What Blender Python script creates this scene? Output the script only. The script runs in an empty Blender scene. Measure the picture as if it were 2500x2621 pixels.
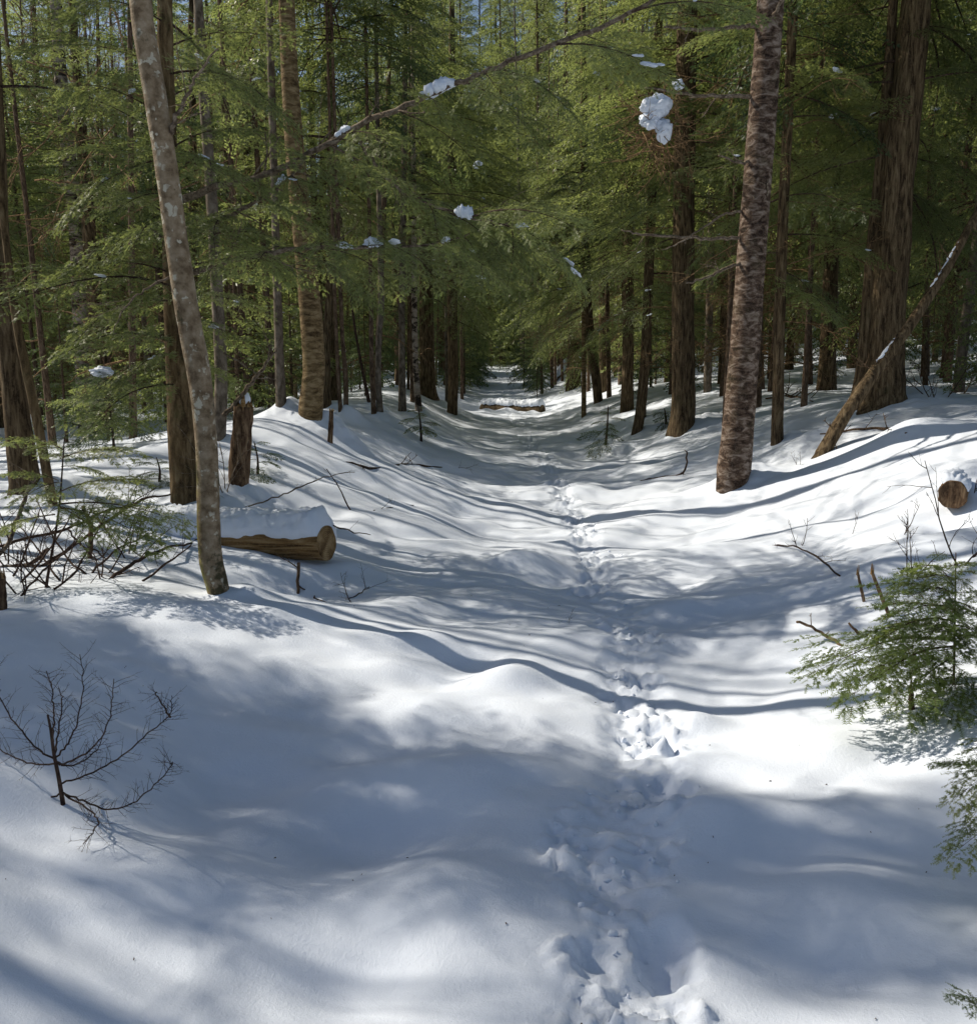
import bpy, math, random
import numpy as np
from mathutils import Vector, Matrix

PI = math.pi
scene = bpy.context.scene
COL = scene.collection

# ------------------------------------------------------------------ camera
F, CX, CY, CAMZ = 2453.0, 1250.0, 1310.5, 1.6      # focal length and centre in photo pixels
PITCH = math.atan(380.0 / F)
cam = bpy.data.cameras.new('camera')
cam.sensor_fit = 'HORIZONTAL'; cam.sensor_width = 36.0
cam.lens = 36.0 * F / 2500.0
cam.clip_start = 0.05; cam.clip_end = 600.0
cam_o = bpy.data.objects.new('camera', cam); COL.objects.link(cam_o)
cam_o.location = (0, 0, CAMZ); cam_o.rotation_euler = (PI / 2 - PITCH, 0, 0)
scene.camera = cam_o

# ------------------------------------------------------------------ sky and sun
SUN_EL = math.radians(42.0)
LX, LY = 0.93, -0.37                                # horizontal travel of the light
LN = math.hypot(LX, LY); LX /= LN; LY /= LN
world = bpy.data.worlds.new('World'); scene.world = world; world.use_nodes = True
wn = world.node_tree.nodes; wl = world.node_tree.links
bg = wn.get('Background') or wn.new('ShaderNodeBackground')
sky = wn.new('ShaderNodeTexSky'); sky.sky_type = 'NISHITA'; sky.sun_disc = False
sky.sun_elevation = SUN_EL; sky.sun_rotation = math.atan2(-LX, -LY) % (2 * PI)
sky.air_density = 1.0; sky.dust_density = 1.2; sky.ozone_density = 1.0
wl.new(sky.outputs[0], bg.inputs[0]); bg.inputs[1].default_value = 0.08
sun = bpy.data.lights.new('sun', 'SUN'); sun.energy = 5.0; sun.angle = math.radians(0.53)
sun.color = (1.0, 0.905, 0.75)
sun_o = bpy.data.objects.new('sun', sun); COL.objects.link(sun_o)
sun_o.location = (-30, 12, 30)
sun_o.rotation_euler = Vector((LX * math.cos(SUN_EL), LY * math.cos(SUN_EL), -math.sin(SUN_EL))).to_track_quat('-Z', 'Y').to_euler()
scene.view_settings.view_transform = 'Standard'; scene.view_settings.look = 'None'
scene.view_settings.gamma = 1.0; scene.view_settings.use_curve_mapping = False
scene.view_settings.exposure = 0.25
scene.cycles.max_bounces = 8; scene.cycles.diffuse_bounces = 4; scene.cycles.transmission_bounces = 4
scene.cycles.glossy_bounces = 2; scene.cycles.transparent_max_bounces = 4
scene.cycles.use_denoising = True

# ------------------------------------------------------------------ noise
def _hash(ix, iy, seed):
    h = (ix.astype(np.int64) * 374761393 + iy.astype(np.int64) * 668265263 + seed * 1442695041) & 0x7fffffff
    h = ((h ^ (h >> 13)) * 1274126177) & 0x7fffffff
    h = ((h ^ (h >> 16)) * 1103515245) & 0x7fffffff
    return ((h ^ (h >> 15)) & 0xffff) / 65535.0
def vnoise(x, y, seed=0):
    x = np.asarray(x, float); y = np.asarray(y, float)
    ix = np.floor(x); iy = np.floor(y); fx = x - ix; fy = y - iy
    ux = fx ** 3 * (fx * (fx * 6 - 15) + 10); uy = fy ** 3 * (fy * (fy * 6 - 15) + 10)
    a = _hash(ix, iy, seed); b = _hash(ix + 1, iy, seed); c = _hash(ix, iy + 1, seed); d = _hash(ix + 1, iy + 1, seed)
    return 2 * ((a * (1 - ux) + b * ux) * (1 - uy) + (c * (1 - ux) + d * ux) * uy) - 1
def fbm(x, y, octs=3, seed=0):
    s = 0; amp = 1.0; t = 0
    for k in range(octs):
        s = s + amp * vnoise(np.asarray(x) * 2 ** k + 17.3 * k, np.asarray(y) * 2 ** k - 9.1 * k, seed + k); t += amp; amp *= 0.5
    return s / t
def worley(x, y, seed=0):
    ix = np.floor(x); iy = np.floor(y); best = np.full(np.shape(x), 9.0)
    for dx in (-1, 0, 1):
        for dy in (-1, 0, 1):
            cx = ix + dx; cy = iy + dy
            px = cx + _hash(cx, cy, seed); py = cy + _hash(cx, cy, seed + 7)
            best = np.minimum(best, (x - px) ** 2 + (y - py) ** 2)
    return np.sqrt(best)
def sstep(a, b, x):
    t = np.clip((np.asarray(x, float) - a) / (b - a), 0, 1); return t * t * (3 - 2 * t)

# ------------------------------------------------------------------ the lie of the land (metres)
CY_ = np.array([-30, 0, 2.7, 5, 9, 16, 33, 60, 140.]); CX_ = np.array([0.2, 0.3, 0.46, 0.72, 0.88, 0.85, 0.58, 0.75, 1.5])
def centre(y): return np.interp(y, CY_, CX_)
ZY = np.array([-30, 30, 34, 42, 52, 65, 90, 140.]); ZZ = np.array([0, 0, 0.05, 0.38, 0.85, 1.25, 2.0, 3.4])
RD = np.array([0, 0.7, 1.3, 1.8, 2.6, 3.3, 4.1, 6, 8, 12, 20, 40, 90.]); RH = np.array([0, 0.03, 0.15, 0.32, 0.60, 0.86, 1.02, 1.17, 1.3, 1.95, 3.4, 7.5, 15.])
LD = np.array([0, 0.9, 1.6, 2.2, 3.0, 3.7, 5, 8, 16, 40, 90.])
LH1 = np.array([0, 0.02, 0.07, 0.2, 0.30, 0.33, 0.34, 0.34, 0.2, -0.3, -0.8])     # near: a low bank
LH2 = np.array([0, 0.07, 0.27, 0.56, 0.88, 0.92, 0.68, 0.35, 0.1, -0.4, -1.0])      # farther on: a ridge
def smooth_interp(x, xp, fp, w=0.25):
    return (np.interp(x - w, xp, fp) + 2 * np.interp(x, xp, fp) + np.interp(x + w, xp, fp)) / 4
MOUNDS = []      # (x, y, rx, ry, amplitude)
HOLES = []       # (x, y, rx, ry, depth)
TRUNK_MOUNDS = []
def land(x, y):
    x = np.asarray(x, float); y = np.asarray(y, float)
    d = x - centre(y)
    r = smooth_interp(np.maximum(d, 0), RD, RH)
    k = sstep(7.2, 11.0, y)
    dl = np.maximum(-d, 0)
    l = smooth_interp(dl, LD, LH1) * (1 - k) + smooth_interp(dl, LD, LH2) * k
    far = sstep(26, 50, y)
    side = np.where(d > 0, r, l * (1 - 0.45 * far))
    z = np.interp(y, ZY, ZZ) + side
    z = z + 0.10 * fbm(x * 0.35, y * 0.35, 2, 3) * sstep(1.2, 4, np.abs(d)) + 0.35 * fbm(x * 0.1, y * 0.1, 2, 9) * sstep(5, 14, np.abs(d))
    return z
def lumps(x, y):
    d = x - centre(y)
    m = 1 - 0.55 * sstep(1.6, 3.2, np.abs(d))
    n = 0.085 * fbm(x * 1.1 + 3, y * 1.45, 2, 21) + 0.040 * fbm(x * 2.1, y * 2.6 + 5, 2, 33)
    n = n + 0.012 * fbm(x * 4.2, y * 5.0, 2, 41)
    tr = np.exp(-(d / 0.75) ** 2) * sstep(7, 10, y)
    n = n + tr * 0.035 * np.abs(vnoise(x * 2.4, y * 3.0, 55))
    return n * m
def ground(x, y):
    x = np.asarray(x, float); y = np.asarray(y, float)
    z = land(x, y) + lumps(x, y)
    for (mx, my, rx, ry, a) in MOUNDS:
        z = z + a * np.exp(-((x - mx) / rx) ** 2 - ((y - my) / ry) ** 2)
    return z
def ray(px, py):
    dx = (px - CX) / F; dy = (CY - py) / F
    return np.array([dx, math.cos(PITCH) + dy * math.sin(PITCH), -math.sin(PITCH) + dy * math.cos(PITCH)])
CAMP = np.array([0, 0, CAMZ])
def hit(px, py, fn=ground):
    """where the line of sight through a photo pixel meets the snow"""
    r = ray(px, py); t = np.concatenate([np.arange(1.2, 20, 0.01), np.arange(20, 140, 0.05)])
    P = CAMP + t[:, None] * r
    below = P[:, 2] < fn(P[:, 0], P[:, 1])
    i = int(np.argmax(below)) if below.any() else len(t) - 1
    return P[i]
def at(px, py, Y):
    r = ray(px, py); t = Y / r[1]
    return CAMP + t * r
def mpp(p):
    """metres for one photo pixel at a point"""
    return (p[1] * math.cos(PITCH) - (p[2] - CAMZ) * math.sin(PITCH)) / F

# drifts and hollows seen in the photograph: pixel, half-size in metres, height
for (px, py, rx, ry, a) in [
    (1250, 2010, .30, .20, .11), (1010, 2120, .26, .20, -.09), (1840, 2110, .26, .15, .11), (1800, 1860, .2, .12, .06),
    (1290, 1745, .22, .13, .08), (1120, 1745, .16, .12, -.04), (1030, 1640, .35, .2, .05), (1180, 1680, .2, .16, -.06), (1330, 1435, .28, .14, .08),
    (1120, 1400, .3, .16, .06), (1750, 1560, .25, .15, .06), (900, 1470, .3, .2, .06), (1560, 1165, .42, .30, .20),
    (2080, 1130, .5, .35, .12), (2330, 1110, .45, .3, .14), (900, 2480, .25, .2, -.07), (1150, 2350, .3, .2, .05),
    (2150, 2300, .3, .2, .05), (450, 1570, .35, .25, .06), (250, 1530, .4, .3, .05), (330, 2300, .5, .3, .05), (1000, 1340, .3, .2, .05),
    (2200, 1480, .35, .2, .06), (720, 1500, .45, .28, -.17), (735, 1075, .35, .4, .16), (2080, 1720, .4, .2, -.03), (1310, 1035, .8, 1.0, .12), (1300, 1056, .30, .5, .17), (1362, 1058, .2, .4, .12), (1245, 1055, .3, .5, .12)]:
    p = hit(px, py); MOUNDS.append((p[0], p[1], rx, ry, a))
# boot holes: pixel, half-size in pixels, depth
for (px, py, wx, wy, dep) in [
    (1690, 2450, 130, 95, .20), (1600, 2190, 150, 75, .06), (1550, 2300, 130, 60, .06), (1660, 2100, 110, 40, .06), (1520, 2520, 110, 80, .09), (1560, 2330, 100, 90, .09), (1470, 2200, 80, 60, .06), (1640, 2260, 90, 60, .06), (1620, 2140, 110, 45, .07),
    (1690, 2010, 85, 42, .17), (1560, 2060, 90, 35, .08), (1690, 1870, 60, 40, .13), (1620, 1880, 45, 70, .10),
    (1590, 1770, 45, 28, .08), (1640, 1720, 70, 28, .07), (1570, 1700, 40, 40, .05), (1640, 1640, 80, 26, .06), (1560, 1612, 60, 18, .10),
    (1580, 1545, 65, 30, .07), (1510, 1505, 75, 16, .09), (1520, 1460, 50, 20, .06), (1560, 1425, 40, 14, .06), (1490, 1400, 45, 13, .06)]:
    p = hit(px, py, land); s = mpp(p)
    ry = wy * s * (math.hypot(p[1], CAMZ - p[2]) / max(0.3, CAMZ - p[2]))
    HOLES.append((p[0], p[1], wx * s, ry, dep))
tl = sorted([(p_[1], p_[0]) for p_ in [hit(a_, b_, land) for a_, b_ in ((1620, 2640), (1610, 2480), (1570, 2300), (1590, 2140), (1650, 1980), (1660, 1860), (1600, 1740), (1620, 1640), (1580, 1550), (1520, 1470), (1500, 1400))]]); TY = np.array([q_[0] for q_ in tl] + [16, 30]); TX = np.array([q_[1] for q_ in tl] + [.95, .65])
rs = random.Random(4)
yy = 8.9; side = 1
while yy < 28:
    HOLES.append((float(centre(yy)) + 0.06 + side * 0.10 + rs.uniform(-.05, .05), yy, rs.uniform(.07, .11), rs.uniform(.12, .18), rs.uniform(.05, .09)))
    yy += rs.uniform(.30, .48); side = -side
def churn(x, y):
    """boot holes with broken edges and clods along the trodden line"""
    z = np.zeros(np.shape(x)); msk = np.zeros(np.shape(x))
    jx = 0.05 * fbm(x * 7, y * 7, 4, 71); jy = 0.05 * fbm(x * 7 + 40, y * 7, 4, 73)
    lx = np.interp(y, TY, TX); wd = np.interp(y, [1.5, 3, 6, 10, 20, 32], [.20, .20, .17, .14, .12, .10]) * (1 + .35 * vnoise(y * 2.3, y * 0, 75))
    q = np.abs(x + jx - lx) / wd; band = 1 - sstep(.45, 1.25, q)
    fade = 1 - .75 * sstep(11, 22, y)
    z = z - .045 * band * fade * (.55 + .45 * sstep(-.4, .3, fbm(x * 1.7, y * 2.2, 2, 77))); msk = np.maximum(msk, band * (.25 + .75 * fade))
    for (hx, hy, rx, ry, dep) in HOLES:
        sel = (np.abs(x - hx) < rx * 2.2 + .1) & (np.abs(y - hy) < ry * 2.2 + .1)
        if not sel.any(): continue
        q = np.sqrt(((x[sel] + jx[sel] - hx) / rx) ** 2 + ((y[sel] + jy[sel] - hy) / ry) ** 2)
        z[sel] = np.minimum(z[sel], -.66 * dep * (1 - sstep(0.25, 1.05, q)))
        msk[sel] = np.maximum(msk[sel], .8 * (1 - sstep(0.6, 1.2, q)))
    c1 = np.clip(0.62 - worley(x * 11, y * 11, 5), 0, 1); c2 = np.clip(0.6 - worley(x * 24, y * 24, 6), 0, 1)
    patch = 0.35 + 0.65 * sstep(-0.25, 0.35, fbm(x * 2.5, y * 2.5, 2, 61))
    billow = np.abs(fbm(x * 7, y * 7, 2, 85)) + .5 * np.abs(fbm(x * 17, y * 17, 2, 86))
    return z + msk * patch * (1 + .5 * (1 - sstep(2.8, 4.2, y))) * (0.040 * c1 + 0.034 * c2 + 0.060 * (billow - .3) + 0.026 * fbm(x * 19, y * 19, 3, 81))

# ------------------------------------------------------------------ mesh helpers
class MB:
    """gathers shapes for ONE mesh"""
    def __init__(s): s.v = []; s.f4 = []; s.m4 = []; s.f3 = []; s.m3 = []; s.n = 0
    def raw(s, V, F4=None, F3=None, mat=0):
        V = np.asarray(V, float).reshape(-1, 3)
        if F4 is not None and len(F4):
            F4 = np.asarray(F4, int).reshape(-1, 4); s.f4.append(F4 + s.n); s.m4.append(np.broadcast_to(np.asarray(mat), (len(F4),)))
        if F3 is not None and len(F3):
            F3 = np.asarray(F3, int).reshape(-1, 3); s.f3.append(F3 + s.n); s.m3.append(np.broadcast_to(np.asarray(mat), (len(F3),)))
        s.v.append(V); s.n += len(V)
    def merge(s, o, M=None):
        V = np.concatenate(o.v) if isinstance(o, MB) else o[0]
        if isinstance(o, MB): o = o.pack()
        V, f4, m4, f3, m3 = o
        if M is not None: V = V @ M[:3, :3].T + M[:3, 3]
        if len(f4): s.f4.append(f4 + s.n); s.m4.append(m4)
        if len(f3): s.f3.append(f3 + s.n); s.m3.append(m3)
        s.v.append(V); s.n += len(V)
    def pack(s):
        z = lambda L, w: np.concatenate(L) if L else np.zeros((0, w), int)
        z1 = lambda L: np.concatenate(L) if L else np.zeros((0,), int)
        return (np.concatenate(s.v), z(s.f4, 4), z1(s.m4), z(s.f3, 3), z1(s.m3))
    def tube(s, P, R, seg=8, mat=0, cap=True, disp=None):
        P = np.asarray(P, float); R = np.broadcast_to(np.asarray(R, float), (len(P),))
        T = np.gradient(P, axis=0); T /= np.linalg.norm(T, axis=1)[:, None] + 1e-9
        ref = np.array([0, 0, 1.0]) if abs(T[0][2]) < 0.9 else np.array([1.0, 0, 0])
        u = np.cross(ref, T[0]); u /= np.linalg.norm(u); U = [u]
        for i in range(1, len(P)):
            u = U[-1] - T[i] * np.dot(U[-1], T[i]); u /= np.linalg.norm(u) + 1e-9; U.append(u)
        U = np.array(U); W = np.cross(T, U)
        a = np.arange(seg) * 2 * PI / seg
        ring = np.cos(a)[None, :, None] * U[:, None, :] + np.sin(a)[None, :, None] * W[:, None, :]
        rad = R[:, None] * np.ones((1, seg))
        if disp is not None: rad = rad * disp(a[None, :] * np.ones((len(P), 1)), np.arange(len(P))[:, None] * np.ones((1, seg)))
        V = P[:, None, :] + ring * rad[:, :, None]
        n = len(P); i, j = np.meshgrid(np.arange(n - 1), np.arange(seg), indexing='ij'); j2 = (j + 1) % seg
        F4 = np.stack([i * seg + j, i * seg + j2, (i + 1) * seg + j2, (i + 1) * seg + j], -1).reshape(-1, 4)
        V = V.reshape(-1, 3); F3 = []
        if cap:
            V = np.concatenate([V, P[:1], P[-1:]]); jj = np.arange(seg); j2 = (jj + 1) % seg
            F3 = np.concatenate([np.stack([np.full(seg, n * seg), j2, jj], -1), np.stack([np.full(seg, n * seg + 1), (n - 1) * seg + jj, (n - 1) * seg + j2], -1)])
        s.raw(V, F4, F3, mat)
        return s
    def mesh(s, name, mats, smooth=True):
        V, f4, m4, f3, m3 = s.pack()
        me = bpy.data.meshes.new(name)
        me.vertices.add(len(V)); me.vertices.foreach_set('co', V.astype(np.float32).ravel())
        nl = 4 * len(f4) + 3 * len(f3); me.loops.add(nl)
        me.loops.foreach_set('vertex_index', np.concatenate([f4.ravel(), f3.ravel()]).astype(np.int32))
        me.polygons.add(len(f4) + len(f3))
        st = np.concatenate([np.arange(len(f4)) * 4, 4 * len(f4) + np.arange(len(f3)) * 3]).astype(np.int32)
        me.polygons.foreach_set('loop_start', st)
        me.polygons.foreach_set('material_index', np.concatenate([m4, m3]).astype(np.int32))
        me.polygons.foreach_set('use_smooth', np.full(len(st), smooth))
        for m in mats: me.materials.append(m)
        me.update(calc_edges=True); me.validate()
        return me
def spline(P, n=8):
    P = np.asarray(P, float); Q = np.vstack([2 * P[0] - P[1], P, 2 * P[-1] - P[-2]]); out = []
    for i in range(1, len(Q) - 2):
        t = np.linspace(0, 1, n, endpoint=False)[:, None]
        a, b, c, d = Q[i - 1], Q[i], Q[i + 1], Q[i + 2]
        out.append(0.5 * (2 * b + (c - a) * t + (2 * a - 5 * b + 4 * c - d) * t ** 2 + (3 * b - a - 3 * c + d) * t ** 3))
    return np.vstack(out + [P[-1:]])
def put(name, me, parent=None, loc=(0, 0, 0), rot=(0, 0, 0), scale=(1, 1, 1), label=None, cat=None, group=None, kind=None):
    o = bpy.data.objects.new(name, me); COL.objects.link(o)
    o.location = loc; o.rotation_euler = rot; o.scale = scale
    if parent is not None: o.parent = parent
    if label: o['label'] = label
    if cat: o['category'] = cat
    if group: o['group'] = group
    if kind: o['kind'] = kind
    return o
def thing(name, loc, label, cat, group=None): return put(name, None, None, tuple(float(q) for q in loc), label=label, cat=cat, group=group)

# ------------------------------------------------------------------ materials
def mat_new(name):
    m = bpy.data.materials.new(name); m.use_nodes = True; nt = m.node_tree
    for n in list(nt.nodes):
        if n.type != 'OUTPUT_MATERIAL': nt.nodes.remove(n)
    out = [n for n in nt.nodes][0]
    return m, nt, out
def nd(nt, t, **kw):
    n = nt.nodes.new(t)
    for k, v in kw.items():
        if k.startswith('i_'): n.inputs[k[2:].replace('_', ' ')].default_value = v
        else: setattr(n, k, v)
    return n
def ramp(nt, src, stops):
    r = nt.nodes.new('ShaderNodeValToRGB'); e = r.color_ramp.elements
    while len(e) < len(stops): e.new(0.5)
    for k, (p, c) in enumerate(stops): e[k].position = p; e[k].color = (*c, 1) if len(c) == 3 else c
    nt.links.new(src, r.inputs[0]); return r.outputs[0]
def coords(nt, scale, offset_random=True):
    tc = nd(nt, 'ShaderNodeTexCoord'); mp = nd(nt, 'ShaderNodeMapping'); mp.inputs['Scale'].default_value = scale
    src = tc.outputs['Object']
    if offset_random:
        oi = nd(nt, 'ShaderNodeObjectInfo'); mul = nd(nt, 'ShaderNodeMath', operation='MULTIPLY'); mul.inputs[1].default_value = 37.0
        nt.links.new(oi.outputs['Random'], mul.inputs[0])
        add = nd(nt, 'ShaderNodeVectorMath', operation='ADD'); nt.links.new(src, add.inputs[0]); nt.links.new(mul.outputs[0], add.inputs[1]); src = add.outputs[0]
    nt.links.new(src, mp.inputs['Vector']); return mp.outputs[0]
def noise(nt, vec, scale, detail=4, rough=0.6, dist=0.0):
    n = nd(nt, 'ShaderNodeTexNoise'); n.inputs['Scale'].default_value = scale; n.inputs['Detail'].default_value = detail
    n.inputs['Roughness'].default_value = rough; n.inputs['Distortion'].default_value = dist
    nt.links.new(vec, n.inputs['Vector']); return n.outputs[0]
def mixc(nt, fac, a, b):
    m = nd(nt, 'ShaderNodeMix', data_type='RGBA')
    if isinstance(fac, float): m.inputs[0].default_value = fac
    else: nt.links.new(fac, m.inputs[0])
    for k, c in ((6, a), (7, b)):
        if isinstance(c, tuple): m.inputs[k].default_value = (*c, 1)
        else: nt.links.new(c, m.inputs[k])
    return m.outputs[2]
def bsdf(nt, out, col, rough=0.85, spec=0.2, height=None, bdist=0.01, bstr=1.0):
    p = nd(nt, 'ShaderNodeBsdfPrincipled'); p.inputs['Roughness'].default_value = rough; p.inputs['Specular IOR Level'].default_value = spec
    if isinstance(col, tuple): p.inputs['Base Color'].default_value = (*col, 1)
    else: nt.links.new(col, p.inputs['Base Color'])
    if height is not None:
        b = nd(nt, 'ShaderNodeBump'); b.inputs['Strength'].default_value = bstr; b.inputs['Distance'].default_value = bdist
        nt.links.new(height, b.inputs['Height']); nt.links.new(b.outputs[0], p.inputs['Normal'])
    nt.links.new(p.outputs[0], out.inputs[0]); return p
def math2(nt, op, a, b):
    m = nd(nt, 'ShaderNodeMath', operation=op)
    for k, c in enumerate((a, b)):
        if isinstance(c, (int, float)): m.inputs[k].default_value = c
        else: nt.links.new(c, m.inputs[k])
    return m.outputs[0]

def make_snow():
    m, nt, out = mat_new('snow')
    v = coords(nt, (1, 1, 1), False)
    a = noise(nt, v, 70, 5, 0.75); b = noise(nt, v, 330, 2, 0.6)
    h = math2(nt, 'ADD', math2(nt, 'MULTIPLY', a, 1.0), math2(nt, 'MULTIPLY', b, 0.35))
    c = ramp(nt, noise(nt, v, 2.0, 3), [(0.35, (0.65, 0.715, 0.83)), (0.65, (0.705, 0.765, 0.87))])
    p = bsdf(nt, out, c, 0.6, 0.25, h, 0.010, 0.45)
    return m
def bark(name, dark, mid, light, sc=(16, 16, 2.6), bd=0.02, moss=0.25, detail=5, contrast=(0.36, 0.5, 0.66)):
    m, nt, out = mat_new(name)
    v = coords(nt, sc); n1 = noise(nt, v, 1.0, detail, 0.62, 0.6)
    v2 = coords(nt, (1, 1, 1)); n2 = noise(nt, v2, 5, 3); n3 = noise(nt, v2, 60, 3, 0.7)
    c = ramp(nt, n1, [(contrast[0], dark), (contrast[1], mid), (contrast[2], light)])
    c = mixc(nt, ramp(nt, n2, [(0.56, (0, 0, 0)), (0.72, (moss, moss, moss))]), c, (0.055, 0.06, 0.022))
    c = mixc(nt, ramp(nt, n3, [(0.5, (0, 0, 0)), (0.75, (0.35, 0.35, 0.35))]), c, light)
    h = math2(nt, 'ADD', n1, math2(nt, 'MULTIPLY', n3, 0.2))
    bsdf(nt, out, c, 0.9, 0.15, h, bd); return m
def make_beech():
    m, nt, out = mat_new('beech_bark')
    v = coords(nt, (1, 1, 1)); vh = coords(nt, (9, 9, 26))
    base = ramp(nt, noise(nt, v, 14, 4, 0.65), [(0.35, (0.11, 0.076, 0.044)), (0.5, (0.21, 0.157, 0.10)), (0.65, (0.29, 0.23, 0.16))])
    spots = nd(nt, 'ShaderNodeTexVoronoi'); spots.inputs['Scale'].default_value = 20; spots.inputs['Randomness'].default_value = 1
    wv = nd(nt, 'ShaderNodeTexNoise'); wv.inputs['Scale'].default_value = 22; wv.inputs['Detail'].default_value = 3; nt.links.new(v, wv.inputs['Vector'])
    wa = nd(nt, 'ShaderNodeVectorMath', operation='MULTIPLY_ADD'); nt.links.new(wv.outputs['Color'], wa.inputs[0]); wa.inputs[1].default_value = (.09, .09, .09); nt.links.new(coords(nt, (1, 1, .75)), wa.inputs[2])
    nt.links.new(wa.outputs[0], spots.inputs['Vector'])
    gate = ramp(nt, noise(nt, v, 7, 2), [(0.42, (0, 0, 0)), (0.55, (1, 1, 1))])
    sp = math2(nt, 'MULTIPLY', ramp(nt, spots.outputs['Distance'], [(0.30, (1, 1, 1)), (0.36, (0, 0, 0))]), gate)
    c = mixc(nt, sp, base, (0.42, 0.39, 0.31))
    tc = nd(nt, 'ShaderNodeTexCoord'); sx = nd(nt, 'ShaderNodeSeparateXYZ'); nt.links.new(tc.outputs['Object'], sx.inputs[0])
    low = ramp(nt, sx.outputs['Z'], [(0.0, (0.7, 0.7, 0.7)), (1.0, (0.42, 0.42, 0.42))])
    mo = math2(nt, 'ADD', noise(nt, v, 6.5, 4, 0.7), math2(nt, 'MULTIPLY', low, 0.28))
    c = mixc(nt, ramp(nt, mo, [(0.70, (0, 0, 0)), (0.78, (0.9, 0.9, 0.9))]), c, (0.045, 0.040, 0.018))
    ge = nd(nt, 'ShaderNodeNewGeometry'); sn = nd(nt, 'ShaderNodeSeparateXYZ'); nt.links.new(ge.outputs['Normal'], sn.inputs[0])
    side = ramp(nt, math2(nt, 'MULTIPLY', sn.outputs['X'], -1), [(0.35, (0, 0, 0)), (0.8, (1, 1, 1))])
    lowm = ramp(nt, sx.outputs['Z'], [(0.35, (1, 1, 1)), (1.0, (0.0, 0.0, 0.0))])
    mm = math2(nt, 'MULTIPLY', math2(nt, 'MULTIPLY', side, lowm), ramp(nt, noise(nt, v, 18, 4, 0.7), [(0.42, (0, 0, 0)), (0.55, (1, 1, 1))]))
    c = mixc(nt, mm, c, (0.16, 0.15, 0.03))
    h = math2(nt, 'ADD', math2(nt, 'MULTIPLY', noise(nt, vh, 1, 4), 0.5), noise(nt, v, 40, 4, 0.7))
    bsdf(nt, out, c, 0.8, 0.2, h, 0.008); return m
def make_needles(name, c1, c2, c3, trans=(0.20, 0.30, 0.05)):
    m, nt, out = mat_new(name)
    v = coords(nt, (1, 1, 1)); n = noise(nt, v, 2.2, 3, 0.6); oi = nd(nt, 'ShaderNodeObjectInfo')
    f = math2(nt, 'ADD', n, math2(nt, 'MULTIPLY', math2(nt, 'SUBTRACT', oi.outputs['Random'], 0.5), 0.42))
    c = ramp(nt, f, [(0.3, c1), (0.5, c2), (0.72, c3)])
    p = nd(nt, 'ShaderNodeBsdfPrincipled'); p.inputs['Roughness'].default_value = 0.45; p.inputs['Specular IOR Level'].default_value = 0.4
    nt.links.new(c, p.inputs['Base Color'])
    t = nd(nt, 'ShaderNodeBsdfTranslucent'); nt.links.new(mixc(nt, 0.75, c, trans), t.inputs[0])
    mx = nd(nt, 'ShaderNodeMixShader'); mx.inputs[0].default_value = 0.47
    nt.links.new(p.outputs[0], mx.inputs[1]); nt.links.new(t.outputs[0], mx.inputs[2]); nt.links.new(mx.outputs[0], out.inputs[0]); return m
SNOW = make_snow()
HEM = bark('hemlock_bark', (0.028, 0.018, 0.010), (0.095, 0.065, 0.036), (0.20, 0.15, 0.09), (30, 30, 4.5), 0.03, .25, 6, (.38, .5, .68))
HEM2 = bark('warm_bark', (0.040, 0.026, 0.013), (0.12, 0.080, 0.040), (0.22, 0.165, 0.095), (20, 20, 4.5), 0.022, 0.5)
SPRUCE = bark('spruce_bark', (0.035, 0.022, 0.015), (0.10, 0.065, 0.042), (0.19, 0.14, 0.10), (22, 22, 9), 0.012, 0.15)
BIRCH = bark('flaky_birch_bark', (0.022, 0.013, 0.009), (0.085, 0.055, 0.038), (0.25, 0.20, 0.165), (9, 9, 19), 0.02, 0.2, 9, (0.38, 0.5, 0.64))
YBIRCH = bark('yellow_birch_bark', (0.045, 0.028, 0.013), (0.135, 0.092, 0.044), (0.26, 0.195, 0.11), (8, 8, 22), 0.014, 0.5, 8, (0.36, 0.5, 0.66))
WBIRCH = bark('white_birch_bark', (0.025, 0.018, 0.014), (0.27, 0.215, 0.17), (0.42, 0.36, 0.31), (5, 5, 9), 0.006, 0.0, 6, (0.43, 0.49, 0.62))
GREY = bark('grey_bark', (0.06, 0.048, 0.036), (0.13, 0.105, 0.08), (0.22, 0.185, 0.15), (14, 14, 8), 0.008, 0.3)
BEECH = make_beech()
DEAD = bark('dead_wood', (0.030, 0.017, 0.010), (0.10, 0.06, 0.035), (0.22, 0.15, 0.09), (30, 30, 8), 0.008, 0.05)
LOGW = bark('weathered_log_wood', (0.035, 0.018, 0.008), (0.20, 0.115, 0.045), (0.36, 0.26, 0.14), (2.2, 26, 26), 0.014, 0.1, 6, (0.34, 0.5, 0.68))
TWIG = bark('twig_bark', (0.018, 0.011, 0.009), (0.045, 0.028, 0.021), (0.10, 0.066, 0.05), (60, 60, 30), 0.002, 0.0)
LIMB = bark('limb_bark', (0.05, 0.036, 0.025), (0.13, 0.098, 0.07), (0.24, 0.20, 0.155), (30, 30, 30), 0.004, 0.15)
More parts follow.
